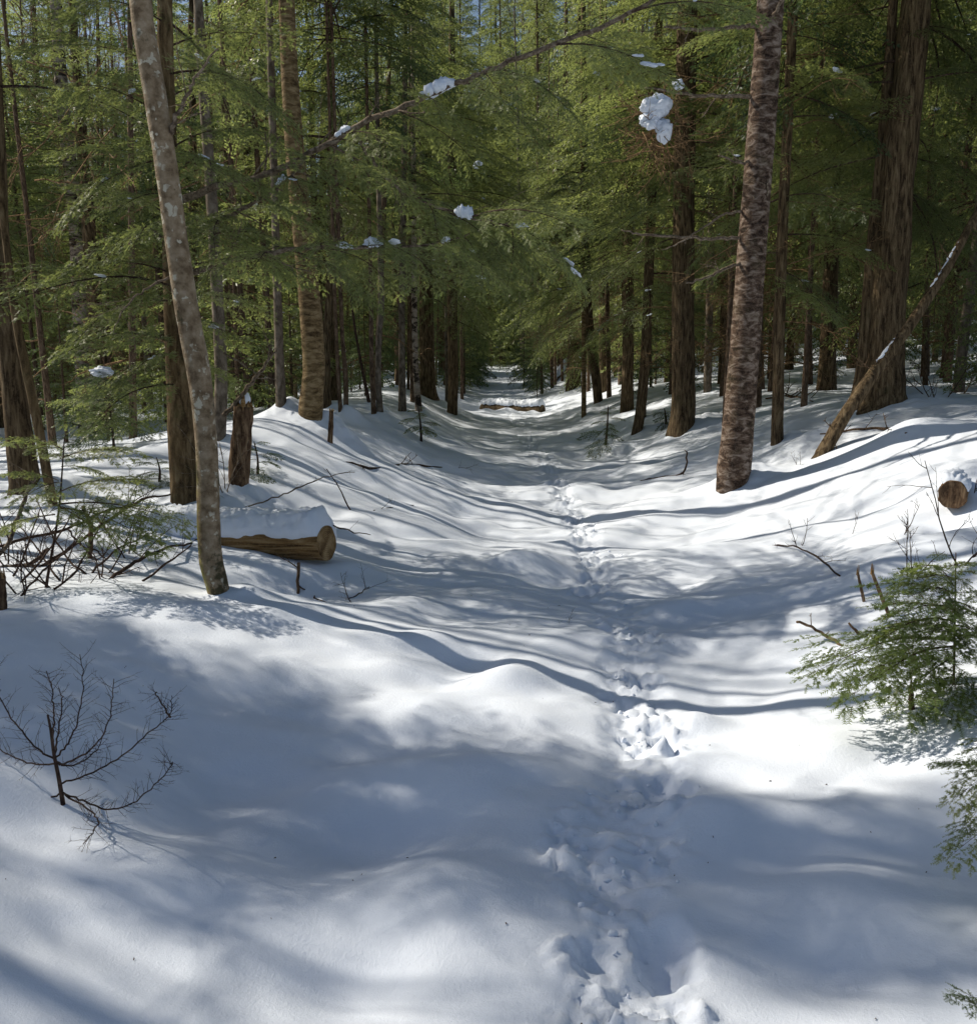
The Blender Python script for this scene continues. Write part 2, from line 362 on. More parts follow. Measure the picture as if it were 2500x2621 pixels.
def make_cut():
    m, nt, out = mat_new('cut_wood_end')
    tc = nd(nt, 'ShaderNodeTexCoord'); w = nd(nt, 'ShaderNodeTexWave', wave_type='RINGS', rings_direction='X'); w.inputs['Scale'].default_value = 22; w.inputs['Distortion'].default_value = 3
    nt.links.new(tc.outputs['Object'], w.inputs['Vector'])
    n = noise(nt, tc.outputs['Object'], 9, 4)
    c = ramp(nt, math2(nt, 'ADD', math2(nt, 'MULTIPLY', w.outputs['Fac'], 0.12), math2(nt, 'MULTIPLY', n, 1.05)), [(0.38, (0.045, 0.022, 0.010)), (0.55, (0.19, 0.115, 0.05)), (0.75, (0.34, 0.235, 0.12))])
    bsdf(nt, out, c, 0.9, 0.15, n, 0.006); return m
CUT = make_cut()
NEEDLE = make_needles('hemlock_needles', (0.032, 0.056, 0.026), (0.074, 0.104, 0.042), (0.155, 0.178, 0.070), (0.44, 0.52, 0.15))
NEEDLE_MID = make_needles('sapling_needles', (0.030, 0.055, 0.022), (0.052, 0.086, 0.030), (0.088, 0.122, 0.042), (0.30, 0.38, 0.09))
NEEDLE_DARK = make_needles('spruce_needles', (0.030, 0.052, 0.028), (0.048, 0.075, 0.036), (0.072, 0.098, 0.046), (0.18, 0.26, 0.08))
BROWN = bark('brown_dead_twigs', (0.06, 0.036, 0.018), (0.16, 0.10, 0.05), (0.30, 0.205, 0.115), (40, 40, 40), 0.002, 0.0)

# ------------------------------------------------------------------ conifer boughs
def leaf_shoots(mb, P, D, N, L, W, mode, rng, big=1.0):
    """shoots at P along D, lying across normal N"""
    S = np.cross(N, D); S /= np.linalg.norm(S, axis=1)[:, None] + 1e-9
    n = len(P); L = L[:, None]; W = W[:, None]
    if mode == 'kite':
        V = np.stack([P, P + D * L * .42 + S * W * .5, P + D * L, P + D * L * .42 - S * W * .5], 1)
        mb.raw(V, np.arange(4 * n).reshape(-1, 4), None, 0)
    else:
        k = 9; t = (np.arange(k) + 0.6) / k
        B = P[:, None] + D[:, None] * (L * t[None, :])[:, :, None]; nw_ = 0.0021 + 0.0013 * float(np.clip((big - .5) / 1.2, 0, 1))
        taper = (1.0 - 0.45 * t)[None, :, None]
        for sg in (-1, 1):
            ang = rng.normal(0, 0.22, (n, k, 1)); c = np.cos(0.95 + ang); s_ = np.sin(0.95 + ang)
            dr = D[:, None] * c + sg * S[:, None] * s_ + N[:, None] * rng.normal(0.02, 0.22, (n, k, 1))
            tip = B + dr * (W[:, None] * taper); w = D[:, None] * nw_ * np.ones((1, k, 1))
            V = np.stack([B - w, B + w, tip], 2).reshape(-1, 3)
            mb.raw(V, None, np.arange(len(V)).reshape(-1, 3), 0)
        w = S * 0.0012
        V = np.stack([P - w, P + w, P + D * L], 1).reshape(-1, 3)
        mb.raw(V, None, np.arange(len(V)).reshape(-1, 3), 1)
def make_bough(L, side_sp, shoot_sp, mode, seed, droop=0.16, shoot=(0.05, 0.095), width=0.017, spread=0.46, bare=0.12, hang=0.25):
    rng = np.random.default_rng(seed); mb = MB()
    tt = np.linspace(0, 1, 9)
    wig = 0.03 * L * np.sin(tt * 5 + rng.uniform(0, 6)) * tt
    A = np.stack([L * tt, wig, 0.06 * L * np.sin(tt * PI) - droop * L * tt ** 2], 1)
    mb.tube(A, 0.0075 * L * (1.05 - tt), 4, 1, False)
    def axis(t): return np.array([np.interp(t, tt, A[:, k]) for k in range(3)])
    Ps, Ds, Ns, Ls = [], [], [], []
    t = bare; sg = 1
    while t < 0.985:
        p = axis(t); tang = axis(min(1, t + .05)) - axis(max(0, t - .05)); tang /= np.linalg.norm(tang)
        prof = min(1.0, (1 - t) * 1.4 + 0.10) * min(1.0, 0.45 + (t - bare) / 0.22)
        sl = L * spread * prof * rng.uniform(0.6, 1.15)
        ang = sg * math.radians(rng.uniform(42, 66))
        up = np.array([0, 0, 1.0]); sd = np.cross(up, tang); sd /= np.linalg.norm(sd)
        d0 = tang * math.cos(ang) + sd * math.sin(ang) + up * rng.normal(0, .10); d0 /= np.linalg.norm(d0)
        m = max(2, int(sl / shoot_sp)); u = (np.arange(m) + rng.uniform(0, 1)) / m
        bend = -hang * sl * u[:, None] ** 2 * up + tang * (0.22 * sl * u[:, None] ** 2)
        Q = p + d0 * (sl * u)[:, None] + bend
        dd = d0 + (-2 * hang * u[:, None] * up + tang * 0.44 * u[:, None]); dd /= np.linalg.norm(dd, axis=1)[:, None]
        nn = up + rng.normal(0, .28 if mode == 'needle' else .5, (m, 3)); nn /= np.linalg.norm(nn, axis=1)[:, None]
        ss = np.cross(nn, dd); alt = np.where(np.arange(m) % 2 == 0, 1, -1)[:, None]
        a2 = np.radians(rng.uniform(28, 58, (m, 1)))
        D = dd * np.cos(a2) + alt * ss * np.sin(a2) + up * rng.normal(-.08, .15, (m, 1)); D /= np.linalg.norm(D, axis=1)[:, None]
        Ps.append(Q); Ds.append(D); Ns.append(nn); Ls.append(rng.uniform(*shoot, m) * (1.1 - .45 * u))
        Ps.append(Q[-1:]); Ds.append(dd[-1:]); Ns.append(nn[-1:]); Ls.append(rng.uniform(*shoot, 1))
        tw = np.vstack([p, Q]); mb.raw(np.stack([tw[:-1] - [0, 0, .0015], tw[1:], tw[:-1] + [0, 0, .0015]], 1), None, np.arange(3 * (len(tw) - 1)).reshape(-1, 3), 1)
        t += side_sp / L * rng.uniform(.7, 1.3) * 0.5; sg = -sg
    P = np.vstack(Ps); D = np.vstack(Ds); N = np.vstack(Ns); Lg = np.concatenate(Ls)
    N = N - D * np.sum(N * D, 1)[:, None]; N /= np.linalg.norm(N, axis=1)[:, None] + 1e-9
    W = (width if mode == 'kite' else 0.0185) * rng.uniform(.8, 1.2, len(P))
    leaf_shoots(mb, P, D, N, Lg, W, mode, rng, L)
    return mb.pack()
MID = {L: [make_bough(L, 0.075, 0.026, 'kite', 100 + k, droop=0.08 + 0.05 * k, shoot=(0.045, 0.10), width=0.026, spread=.44, bare=.22) for k in range(4)] for L in (0.8, 1.5, 2.5)}
FINE_MB = {L: [make_bough(L, sp, ss, 'needle', 200 + k + int(L * 10), shoot=sh, droop=.14) for k in range(3)]
           for (L, sp, ss, sh) in ((0.5, 0.036, 0.018, (0.035, 0.06)), (1.0, 0.046, 0.021, (0.045, 0.08)), (1.7, 0.060, 0.026, (0.05, 0.09)), (2.5, 0.075, 0.030, (0.05, 0.095)))}
def fine_mesh(L, k, needles, cache={}):
    key = (L, k, needles.name)
    if key not in cache:
        mb = MB(); mb.merge(FINE_MB[L][k]); cache[key] = mb.mesh('bough', [needles, TWIG], False)
    return cache[key]
def rotmat(az, pitch, roll, sc, loc):
    M = Matrix.Translation(loc) @ Matrix.Rotation(az, 4, 'Z') @ Matrix.Rotation(-pitch, 4, 'Y') @ Matrix.Rotation(roll, 4, 'X') @ Matrix.Scale(sc, 4)
    return np.array(M)
def make_crown(seed, H, R, n, needles, low_pitch=-0.25, gap=0.0, power=0.75):
    rnd = random.Random(seed); mb = MB(); az = rnd.uniform(0, 6)
    for i in range(n):
        u = (i + rnd.random()) / n; u = u ** 1.12; z = H * u
        if rnd.random() < gap: continue
        r = max(0.35, R * (1 - u) ** power * rnd.uniform(.55, 1.12) * (0.72 + 0.28 * min(1, u / .12)))
        az += 2.399 + rnd.uniform(-.4, .4)
        pitch = low_pitch + (0.75 * u) + rnd.uniform(-.18, .18)
        Lb = min(MID, key=lambda q: abs(math.log(r / q)))
        mb.merge(MID[Lb][rnd.randrange(4)], rotmat(az, pitch, rnd.uniform(-.35, .35), r / Lb, (rnd.uniform(-.03, .03), rnd.uniform(-.03, .03), z)))
    mb.merge(MID[0.8][0], rotmat(rnd.uniform(0, 6), 1.35, 0, 1, (0, 0, H * .96)))
    return mb.mesh('crown', [needles, TWIG], False)
CROWNS = [make_crown(11, 9, 2.8, 96, NEEDLE, -.25, .1, 1.25), make_crown(12, 9, 2.6, 96, NEEDLE, -0.35, .2, 1.25), make_crown(13, 9, 3.1, 100, NEEDLE, -0.2, .15, 1.3), make_crown(14, 9, 1.9, 92, NEEDLE_DARK, -0.4, .15, 1.15)]
def make_far_crown(seed):
    CO = [make_bough(3.4, .20, .085, 'kite', 300 + k, droop=.12 + .05 * k, shoot=(.14, .28), width=.07, spread=.42) for k in range(3)]
    rnd = random.Random(seed); mb = MB(); az = 0.0
    for i in range(210):
        u = (i + rnd.random()) / 210; r = max(1.2, 4.4 * (1 - u) ** .45 * rnd.uniform(.55, 1.1)); az += 2.4 + rnd.uniform(-.4, .4)
        mb.merge(CO[i % 3], rotmat(az, -.25 + .6 * u + rnd.uniform(-.2, .2), rnd.uniform(-.4, .4), r / 3.4, (0, 0, 20 * u)))
    return mb.mesh('crown', [NEEDLE, TWIG], False)
FAR = [make_far_crown(51), make_far_crown(52)]
YOUNG = [make_crown(21, 3.2, 1.35, 48, NEEDLE, -0.2), make_crown(22, 3.2, 1.2, 50, NEEDLE_DARK, -0.3)]
def twiggy(mb, p, d, L, r, rng, levels=2, mat=0, seg=4, wander=0.22, nb=5, up=0.0, ang=(30, 65)):
    """a bare branching twig"""
    n = 6; P = [np.array(p, float)]; d = np.array(d, float); d /= np.linalg.norm(d)
    for i in range(n):
        d = d + rng.normal(0, wander / 2.5, 3) + np.array([0, 0, up / n]); d /= np.linalg.norm(d); P.append(P[-1] + d * L / n)
    P = np.array(P); mb.tube(P, r * np.linspace(1, .35, n + 1), seg, mat, True)
    if levels > 0:
        for k in range(nb):
            t = rng.uniform(.22, .95); q = np.array([np.interp(t * n, np.arange(n + 1), P[:, c]) for c in range(3)])
            td = P[min(n, int(t * n) + 1)] - P[int(t * n) if t < 1 else n - 1]; td /= np.linalg.norm(td) + 1e-9
            s = np.cross(td, rng.normal(0, 1, 3)); s /= np.linalg.norm(s) + 1e-9
            a = math.radians(rng.uniform(*ang)); twiggy(mb, q, td * math.cos(a) + s * math.sin(a), L * rng.uniform(.25, .5) * (1.1 - .5 * t), r * .5, rng, levels - 1, mat, 3, wander, max(2, nb - 2), up, ang)
def make_dead_limbs(seed, H, R, n):
    rng = np.random.default_rng(seed); mb = MB(); az = 0
    for i in range(n):
        az += 2.4 + rng.normal(0, .4); z = H * (i + rng.random()) / n; pt = rng.normal(-.08, .2)
        twiggy(mb, (0, 0, z), (math.cos(az) * math.cos(pt), math.sin(az) * math.cos(pt), math.sin(pt)), R * rng.uniform(.45, 1.1), .009, rng, 2, 0, 3, .25, 6, -.15)
    return mb.mesh('dead_limbs', [BROWN], True)
DEADL = [make_dead_limbs(31, 5.0, 1.3, 26), make_dead_limbs(32, 5.0, 1.6, 30)]
def make_bare_crown(seed, H, R, n):
    rng = np.random.default_rng(seed); mb = MB(); az = 0
    for i in range(n):
        az += 2.4 + rng.normal(0, .5); u = (i + rng.random()) / n; pt = rng.uniform(.5, .95)
        twiggy(mb, (0, 0, H * u * .8), (math.cos(az) * math.cos(pt), math.sin(az) * math.cos(pt), math.sin(pt)), R * (1.1 - .6 * u), .03 * (1.1 - .6 * u), rng, 3, 0, 4, .25, 5, .2)
    return mb.mesh('crown', [GREY], True)
BARE = [make_bare_crown(41, 7, 2.6, 16)]
def unit_trunk(seed, mats, H=14.0, bend=.12):
    rng = np.random.default_rng(seed); t = np.linspace(0, 1, 26); z = -0.4 + (H + .4) * t
    x = bend * np.cumsum(rng.normal(0, 1, 26)) / 5 * t; y = bend * np.cumsum(rng.normal(0, 1, 26)) / 5 * t
    R = 0.14 * (1 - t) ** .8 + .006 + .05 * np.exp(-np.maximum(z, 0) / .22)
    mb = MB(); mb.tube(np.stack([x, y, z], 1), R, 12, 0, True, lambda a, i: 1 + .05 * fbm(a * 1.6, i * .8, 2, seed))
    return mb.mesh('trunk', mats)

# ------------------------------------------------------------------ named trees traced from the photograph
NAMED = []       # base positions, to keep other trees clear of them
def trunk_tree(name, label, path, mat, H=12.0, crown=None, zb=6.0, cs=(1, 1, 1), seg=20, lump=.05, flare=.25, Y=None, group=None, cat='tree', top_r=None, mound=.06, sink=.4, lean=0.0, dead=None):
    """path: (px, py, width px) from the snow upwards"""
    b = hit(path[0][0], path[0][1]); Y = b[1] if Y is None else Y
    pts = []; rad = []
    for i, (px, py, w) in enumerate(path):
        q = at(px, py, Y); pts.append(q); rad.append(w / 2 * mpp(q))
    pts = np.array(pts); rad = np.array(rad); base = pts[0].copy()
    if lean: pts[:, 1] += lean * (pts[:, 2] - base[2])
    d = pts[-1] - pts[-2]; d /= np.linalg.norm(d); ht = pts[-1][2] - base[2]
    ext = []; p = pts[-1]; k = 6
    if H > ht:
        for i in range(k):
            d = d * .8 + np.array([0, 0, .2]); d /= np.linalg.norm(d); p = p + d * (H - ht) / k; ext.append(p)
        pts = np.vstack([pts, ext]); rad = np.concatenate([rad, rad[-1] * np.linspace(.9, .12, k)])
    pts = np.vstack([base - [(pts[1] - base)[0] * .2, 0, sink], pts]); rad = np.concatenate([[rad[0] * (1 + flare)], rad])
    n = 6; P = spline(pts, n); R = np.interp(np.arange(len(P)), np.arange(len(rad)) * n, rad)
    hz = P[:, 2] - base[2]; R = R * (1 + flare * np.exp(-np.maximum(hz, 0) / .18))
    sd = len(NAMED) * 3 + 5
    mb = MB(); mb.tube(P - base, R, seg, 0, True, lambda a, i: 1 + lump * fbm(np.cos(a) * 1.7 + 3 + i * .12, np.sin(a) * 1.7 + i * .35, 3, sd) + flare * .5 * np.exp(-np.maximum(hz[i.astype(int)], 0) / .15) * np.cos(a * 3 + sd))
    t = thing(name, base, label, cat, group); put('trunk', mb.mesh('trunk', [mat]), t)
    NAMED.append((base[0], base[1])); TRUNK_MOUNDS.append((base[0], base[1], max(.2, rad[1] * 3.0), mound))
    def along(z):
        j = int(np.argmin(np.abs(P[:, 2] - base[2] - z))); return P[j] - base
    if crown is not None:
        c = along(zb); put('crown', crown, t, tuple(c), (0, 0, sd * 1.3), cs)
    if dead is not None:
        c = along(1.2); put('dead_limbs', dead, t, tuple(c), (0, 0, sd * 2.1), (1, 1, 1))
    SPREAD.append((label, t, along))
    return t, base, along
def limb(parent, base, pts, w, mat, name='limb', seg=7, lump=.08, twigs=0, seed=1, tl=.35):
    """pts: (px, py, Y); w: widths in px"""
    P = np.array([at(a, b, c) for a, b, c in pts]); R = np.array([w[min(i, len(w) - 1)] / 2 * mpp(p) for i, p in enumerate(P)])
    Q = spline(P, 6); rr = np.interp(np.arange(len(Q)), np.arange(len(R)) * 6, R); rng = np.random.default_rng(seed)
    Q = Q + rng.normal(0, .006, Q.shape)
    mb = MB(); mb.tube(Q - base, rr, seg, 0, True, lambda a, i: 1 + lump * fbm(a, i * .7, 2, seed))
    for k in range(twigs):
        j = rng.integers(2, len(Q) - 2); td = Q[j + 1] - Q[j]; td /= np.linalg.norm(td)
        s = np.cross(td, rng.normal(0, 1, 3)); s /= np.linalg.norm(s)
        twiggy(mb, Q[j] - base, td * .6 + s * .8, tl * rng.uniform(.4, 1.1), rr[j] * .4, rng, 1, 0, 4, .25, 4)
    o = put(name, mb.mesh(name, [mat]), parent)
    return Q
def bough(parent, base, a, b, needles=None, seed=0, roll=0.0, L=None):
    """a, b: (px, py, Y) of the bough's foot and tip"""
    A = at(*a); B = at(*b); ch = B - A; ln = float(np.linalg.norm(ch))
    L = L or min((0.5, 1.0, 1.7), key=lambda q: abs(math.log(ln / q)))
    k = seed % 3; X = Vector(ch).normalized(); Z = Vector((0, 0, 1)) - X * X.z
    if Z.length < .05: Z = Vector((0, 1, 0))
    Z.normalize(); Yv = Z.cross(X)
    M = Matrix((X, Yv, Z)).transposed().to_4x4() @ Matrix.Rotation(roll, 4, 'X') @ Matrix.Rotation(-0.10, 4, 'Y')
    o = put('bough', fine_mesh(L, k, needles or NEEDLE), parent)
    o.matrix_local = Matrix.Translation(Vector(A - base)) @ M @ Matrix.Scale(ln / L, 4)
    return o
def ring_boughs(parent, base, P0, P1, n, R, needles, seed, pitch=(-.3, .3), L=None, azr=None):
    """fine boughs set round a stem from P0 to P1 (metres, world)"""
    rnd = random.Random(seed); az = rnd.uniform(0, 6)
    for i in range(n):
        u = (i + rnd.random() * .6) / n; p = P0 + (P1 - P0) * u; az += 2.4 + rnd.uniform(-.5, .5)
        if azr: az = rnd.uniform(*azr)
        r = R * (1 - u * .75) * rnd.uniform(.6, 1.1); l = L or min((0.5, 1.0, 1.7), key=lambda q: abs(math.log(r / q)))
        o = put('bough', fine_mesh(l, rnd.randrange(3), needles), parent)
        o.matrix_local = Matrix.Translation(Vector(p - base)) @ Matrix.Rotation(az, 4, 'Z') @ Matrix.Rotation(-(pitch[0] + (pitch[1] - pitch[0]) * u + rnd.uniform(-.12, .12)), 4, 'Y') @ Matrix.Rotation(rnd.uniform(-.3, .3), 4, 'X') @ Matrix.Scale(r / l, 4)

def mid_mesh(L, k, needles, cache={}):
    key = (L, k, needles.name)
    if key not in cache:
        mb = MB(); mb.merge(MID[L][k]); cache[key] = mb.mesh('bough', [needles, TWIG], False)
    return cache[key]
def spread_boughs(tree, along, z0, z1, n, R, seed, needles=None, pitch=(-.35, .15), az=None):
    """more boughs, each a part, round the lower stem of a traced tree"""
    rnd = random.Random(seed); a = rnd.uniform(0, 6)
    for i in range(n):
        u = (i + rnd.random()) / n; p = along(z0 + (z1 - z0) * u); a += 2.4 + rnd.uniform(-.5, .5)
        aa = a if az is None else rnd.uniform(*az)
        r = R * rnd.uniform(.55, 1.1); L = min(FINE_MB, key=lambda q: abs(math.log(r / q)))
        o = put('bough', fine_mesh(L, rnd.randrange(3), needles or NEEDLE), tree)
        o.matrix_local = Matrix.Translation(Vector(p)) @ Matrix.Rotation(aa, 4, 'Z') @ Matrix.Rotation(-(pitch[0] + (pitch[1] - pitch[0]) * u + rnd.uniform(-.2, .2)), 4, 'Y') @ Matrix.Rotation(rnd.uniform(-.45, .45), 4, 'X') @ Matrix.Scale(r / L, 4)
SPREAD = []
# the leaning beech by the log
beech, bb, balong = trunk_tree('beech_tree', 'leaning grey beech with lichen spots and mossy foot in front of the snow-capped log',
    [(562, 1532, 52), (541, 1440, 60), (534, 1330, 58), (531, 1200, 56), (524, 1080, 56), (508, 950, 60), (484, 820, 60), (458, 660, 58), (436, 500, 56), (412, 340, 56), (386, 180, 56), (366, 60, 55), (356, -60, 54)],
    BEECH, 9.5, BARE[0], 4.2, (.8, .8, .8), 28, .07, .05, mound=.05)
by = bb[1]
limb(beech, bb, [(432, 352, by), (446, 310, by - .05), (470, 265, by - .1), (500, 200, by - .2), (560, 120, by - .3)], [14, 12, 10, 7, 4], LIMB, twigs=4, seed=6)
limb(beech, bb, [(440, 705, by), (380, 735, by - .05), (330, 775, by - .1), (290, 850, by - .15)], [7, 5, 4, 2], LIMB, twigs=5, seed=7)

# hemlock behind the beech: its boughs catch the sun
hemb, hb, halong = trunk_tree('hemlock_tree', 'mossy warm-brown hemlock trunk right behind the leaning beech, low sunlit boughs',
    [(488, 1300, 84), (470, 1180, 72), (462, 1060, 66), (456, 940, 60), (446, 800, 52), (440, 640, 48), (432, 400, 44), (424, 150, 40), (420, -80, 36)], HEM2, 12.5, CROWNS[1], 6.8, (.9, .9, .65), 22, .08, .3, mound=.12)
hy = hb[1]
for k, (a, b, ra, rb) in enumerate([
    ((446, 700), (140, 690), 0, -1.0), ((446, 735), (0, 770), 0, -1.5), ((446, 770), (180, 860), 0, -1.2), ((440, 500), (270, 545), 0, -.7),
    ((452, 650), (700, 590), 0, -.6), ((452, 880), (150, 890), 0, -1.2), ((456, 905), (300, 985), 0, -.8), ((462, 985), (205, 1090), 0, -1.1),
    ((446, 690), (870, 690), 0, .4), ((440, 600), (790, 520), 0, .5), ((440, 560), (190, 470), 0, .3), ((436, 420), (120, 380), 0, -.4), ((436, 380), (700, 330), 0, -.5),
    ((446, 760), (700, 800), 0, .3), ((446, 820), (640, 880), 0, .1), ((432, 300), (150, 210), 0, -1.0), ((430, 250), (690, 200), 0, .4), ((430, 180), (60, 120), 0, .3), ((428, 120), (760, 90), 0, .6),
    ((424, 60), (190, 0), 0, -1.0), ((446, 640), (330, 600), 0, -1.6), ((440, 460), (560, 430), 0, -1.6), ((450, 930), (600, 960), 0, .4)]):
    bough(hemb, hb, (*a, hy + ra), (*b, hy + rb), NEEDLE, k, random.Random(k).uniform(-.4, .4))

LIMBS = [
 ([(442, 520, hy), (560, 474, hy - .5), (660, 455, hy - .8), (780, 400, hy - 1.0), (900, 330, hy - 1.1), (1040, 268, hy - 1.2), (1160, 215, hy - 1.2), (1250, 180, hy - 1.2), (1420, 110, hy - 1.2), (1560, 60, hy - 1.2), (1720, -30, hy - 1.2)], [20, 18, 17, 16, 15, 14, 14, 13, 13, 12, 10], 11),
 ([(446, 715, hy), (485, 700, hy - .4), (600, 664, hy - .8), (700, 645, hy - 1.0), (800, 633, hy - 1.1), (930, 632, hy - 1.2), (1080, 628, hy - 1.2), (1200, 600, hy - 1.1)], [17, 16, 14, 13, 12, 9, 6, 3], 10),
 ([(444, 605, hy), (560, 560, hy - .3), (650, 520, hy - .5), (720, 470, hy - .6), (790, 400, hy - .7), (850, 330, hy - .7)], [14, 12, 10, 8, 6, 3], 4),
 ([(900, 330, hy - 1.1), (960, 420, hy - 1.2), (1040, 500, hy - 1.3), (1120, 530, hy - 1.35), (1190, 552, hy - 1.4), (1270, 568, hy - 1.4), (1350, 580, hy - 1.3)], [9, 8, 7, 6, 6, 5, 3], 8)]
LQ = []
for k, (pp, ww, nb) in enumerate(LIMBS):
    Q = limb(hemb, hb, pp, ww, LIMB, twigs=8, seed=3 + k); LQ.append(Q); rnd = random.Random(k + 70)
    for j in range(nb):
        i = int(len(Q) * (.22 + .76 * (j + rnd.random()) / nb)); i = min(i, len(Q) - 2); td = Q[i + 1] - Q[i]; a0 = math.atan2(td[1], td[0]) + (1 if j % 2 else -1) * rnd.uniform(.5, 1.25)
        r = rnd.uniform(.5, .95); L = min(FINE_MB, key=lambda q: abs(math.log(r / q))); o = put('bough', fine_mesh(L, rnd.randrange(3), NEEDLE), hemb)
        o.matrix_local = Matrix.Translation(Vector(Q[i] - hb)) @ Matrix.Rotation(a0, 4, 'Z') @ Matrix.Rotation(rnd.uniform(.05, .45), 4, 'Y') @ Matrix.Rotation(rnd.uniform(-.5, .5), 4, 'X') @ Matrix.Scale(r / L, 4)
slim, sb_, _ = trunk_tree('slender_maple', 'slender smooth brown maple rising beside the broken snag', [(560, 1130, 34), (566, 960, 32), (556, 760, 30), (545, 560, 29), (534, 400, 27), (520, 220, 25), (510, 60, 24), (504, -60, 22)], GREY, 9.0, BARE[0], 4.4, (.45, .45, .5), 14, .05, .1, mound=.04)
# broken snag with snow on its splintered top
def snag():
    b = hit(612, 1300); Y = b[1]
    P = np.array([at(a, c, Y) for a, c in ((608, 1330), (610, 1290), (613, 1200), (620, 1100), (624, 1040))]); Rr = np.array([30, 27, 26, 25, 24]) * mpp(P[0])
    t = thing('dead_snag', b, 'broken-off dead snag with splintered snowy top behind the log', 'snag')
    mb = MB(); Q = spline(P, 6); rr = np.interp(np.arange(len(Q)), np.arange(5) * 6, Rr)
    mb.tube(Q - b, rr, 18, 0, True, lambda a, i: 1 + .12 * fbm(a * 2, i * .5, 3, 9)); tk_ = put('trunk', mb.mesh('trunk', [DEAD]), t)
    rng = random.Random(3); top = Q[-1] - b; mb = MB()
    for k in range(9):
        a = k * .7; r = .7 * Rr[-1]; q = top + np.array([math.cos(a) * r, math.sin(a) * r, -.03]); h = rng.uniform(.05, .15)
        mb.tube([q, q + [0, 0, h * .6], q + [.01, 0, h]], [.026, .02, .003], 5)
    put('splintered_top', mb.mesh('splintered_top', [LOGW], False), tk_)
    o = lump_mesh(.05, 5, (1.0, .9, 1.3)); put('snow_cap', o, t, tuple(top + [0.012, -.01, .06]))
    for k, (pp, ww) in enumerate([([(575, 1065, Y), (620, 1010, Y - .05), (665, 950, Y - .1), (705, 897, Y - .1)], [13, 11, 9, 5]), ([(575, 905, Y - .1), (625, 935, Y - .1), (690, 968, Y - .1)], [6, 5, 3])]):
        limb(t, b, pp, ww, LIMB, 'broken_branch', 6, .1, 3 if k == 0 else 0, 60 + k)
    TRUNK_MOUNDS.append((b[0], b[1], .25, .05)); NAMED.append((b[0], b[1]))
def lump_mesh(r, seed, sc=(1, 1, .7), sub=3, amp=.25, mat=None, freq=2.0):
    import bmesh
    bm = bmesh.new(); bmesh.ops.create_icosphere(bm, subdivisions=sub, radius=1.0)
    V = np.array([v.co[:] for v in bm.verts]); n = 1 + amp * fbm(V[:, 0] * freq + seed * 3.1, V[:, 1] * freq + V[:, 2] * 1.7 * freq, 3, seed)
    for v, k, q in zip(bm.verts, n, V): v.co = Vector((q[0] * k * r * sc[0], q[1] * k * r * sc[1], q[2] * k * r * sc[2]))
    me = bpy.data.meshes.new('snow_lump'); bm.to_mesh(me); bm.free()
    me.polygons.foreach_set('use_smooth', np.full(len(me.polygons), True)); me.materials.append(mat or SNOW); return me
snag()

ybirch, yb, _ = trunk_tree('yellow_birch', 'bronze yellow birch with snow banked against its foot on the left bank',
    [(800, 1094, 50), (796, 1040, 58), (803, 940, 57), (797, 820, 58), (788, 720, 55), (772, 560, 52), (754, 380, 48), (742, 200, 44), (734, 0, 40), (730, -60, 38)], YBIRCH, 12, BARE[0], 6, (1, 1, 1), 20, .05, .3, mound=.16)
trunk_tree('white_birch', 'pale white birch with dark bands, tilted, deep among the hemlocks', [(224, 1105, 42), (216, 1000, 40), (205, 800, 38), (196, 600, 37), (182, 450, 36), (165, 300, 34), (150, 120, 30), (140, -60, 28)], WBIRCH, 12, BARE[0], 7, (1, 1, 1), 14, .03, .1)
trunk_tree('hemlock_tree', 'stout dark hemlock rising behind the tangle of dead branches', [(70, 1275, 62), (55, 1160, 66), (38, 1020, 60), (18, 850, 54), (0, 650, 50), (-10, 400, 46)], HEM, 14, CROWNS[2], 8.6, (.9, .9, .6), 20, .1, .4, mound=.1)
trunk_tree('young_maple', 'slim mossy young maple leaning left beside the stout dark hemlock', [(138, 1312, 22), (118, 1200, 24), (92, 1060, 24), (66, 940, 23), (42, 820, 21), (26, 700, 19), (8, 560, 17)], HEM2, 6, None, seg=12, flare=.1)

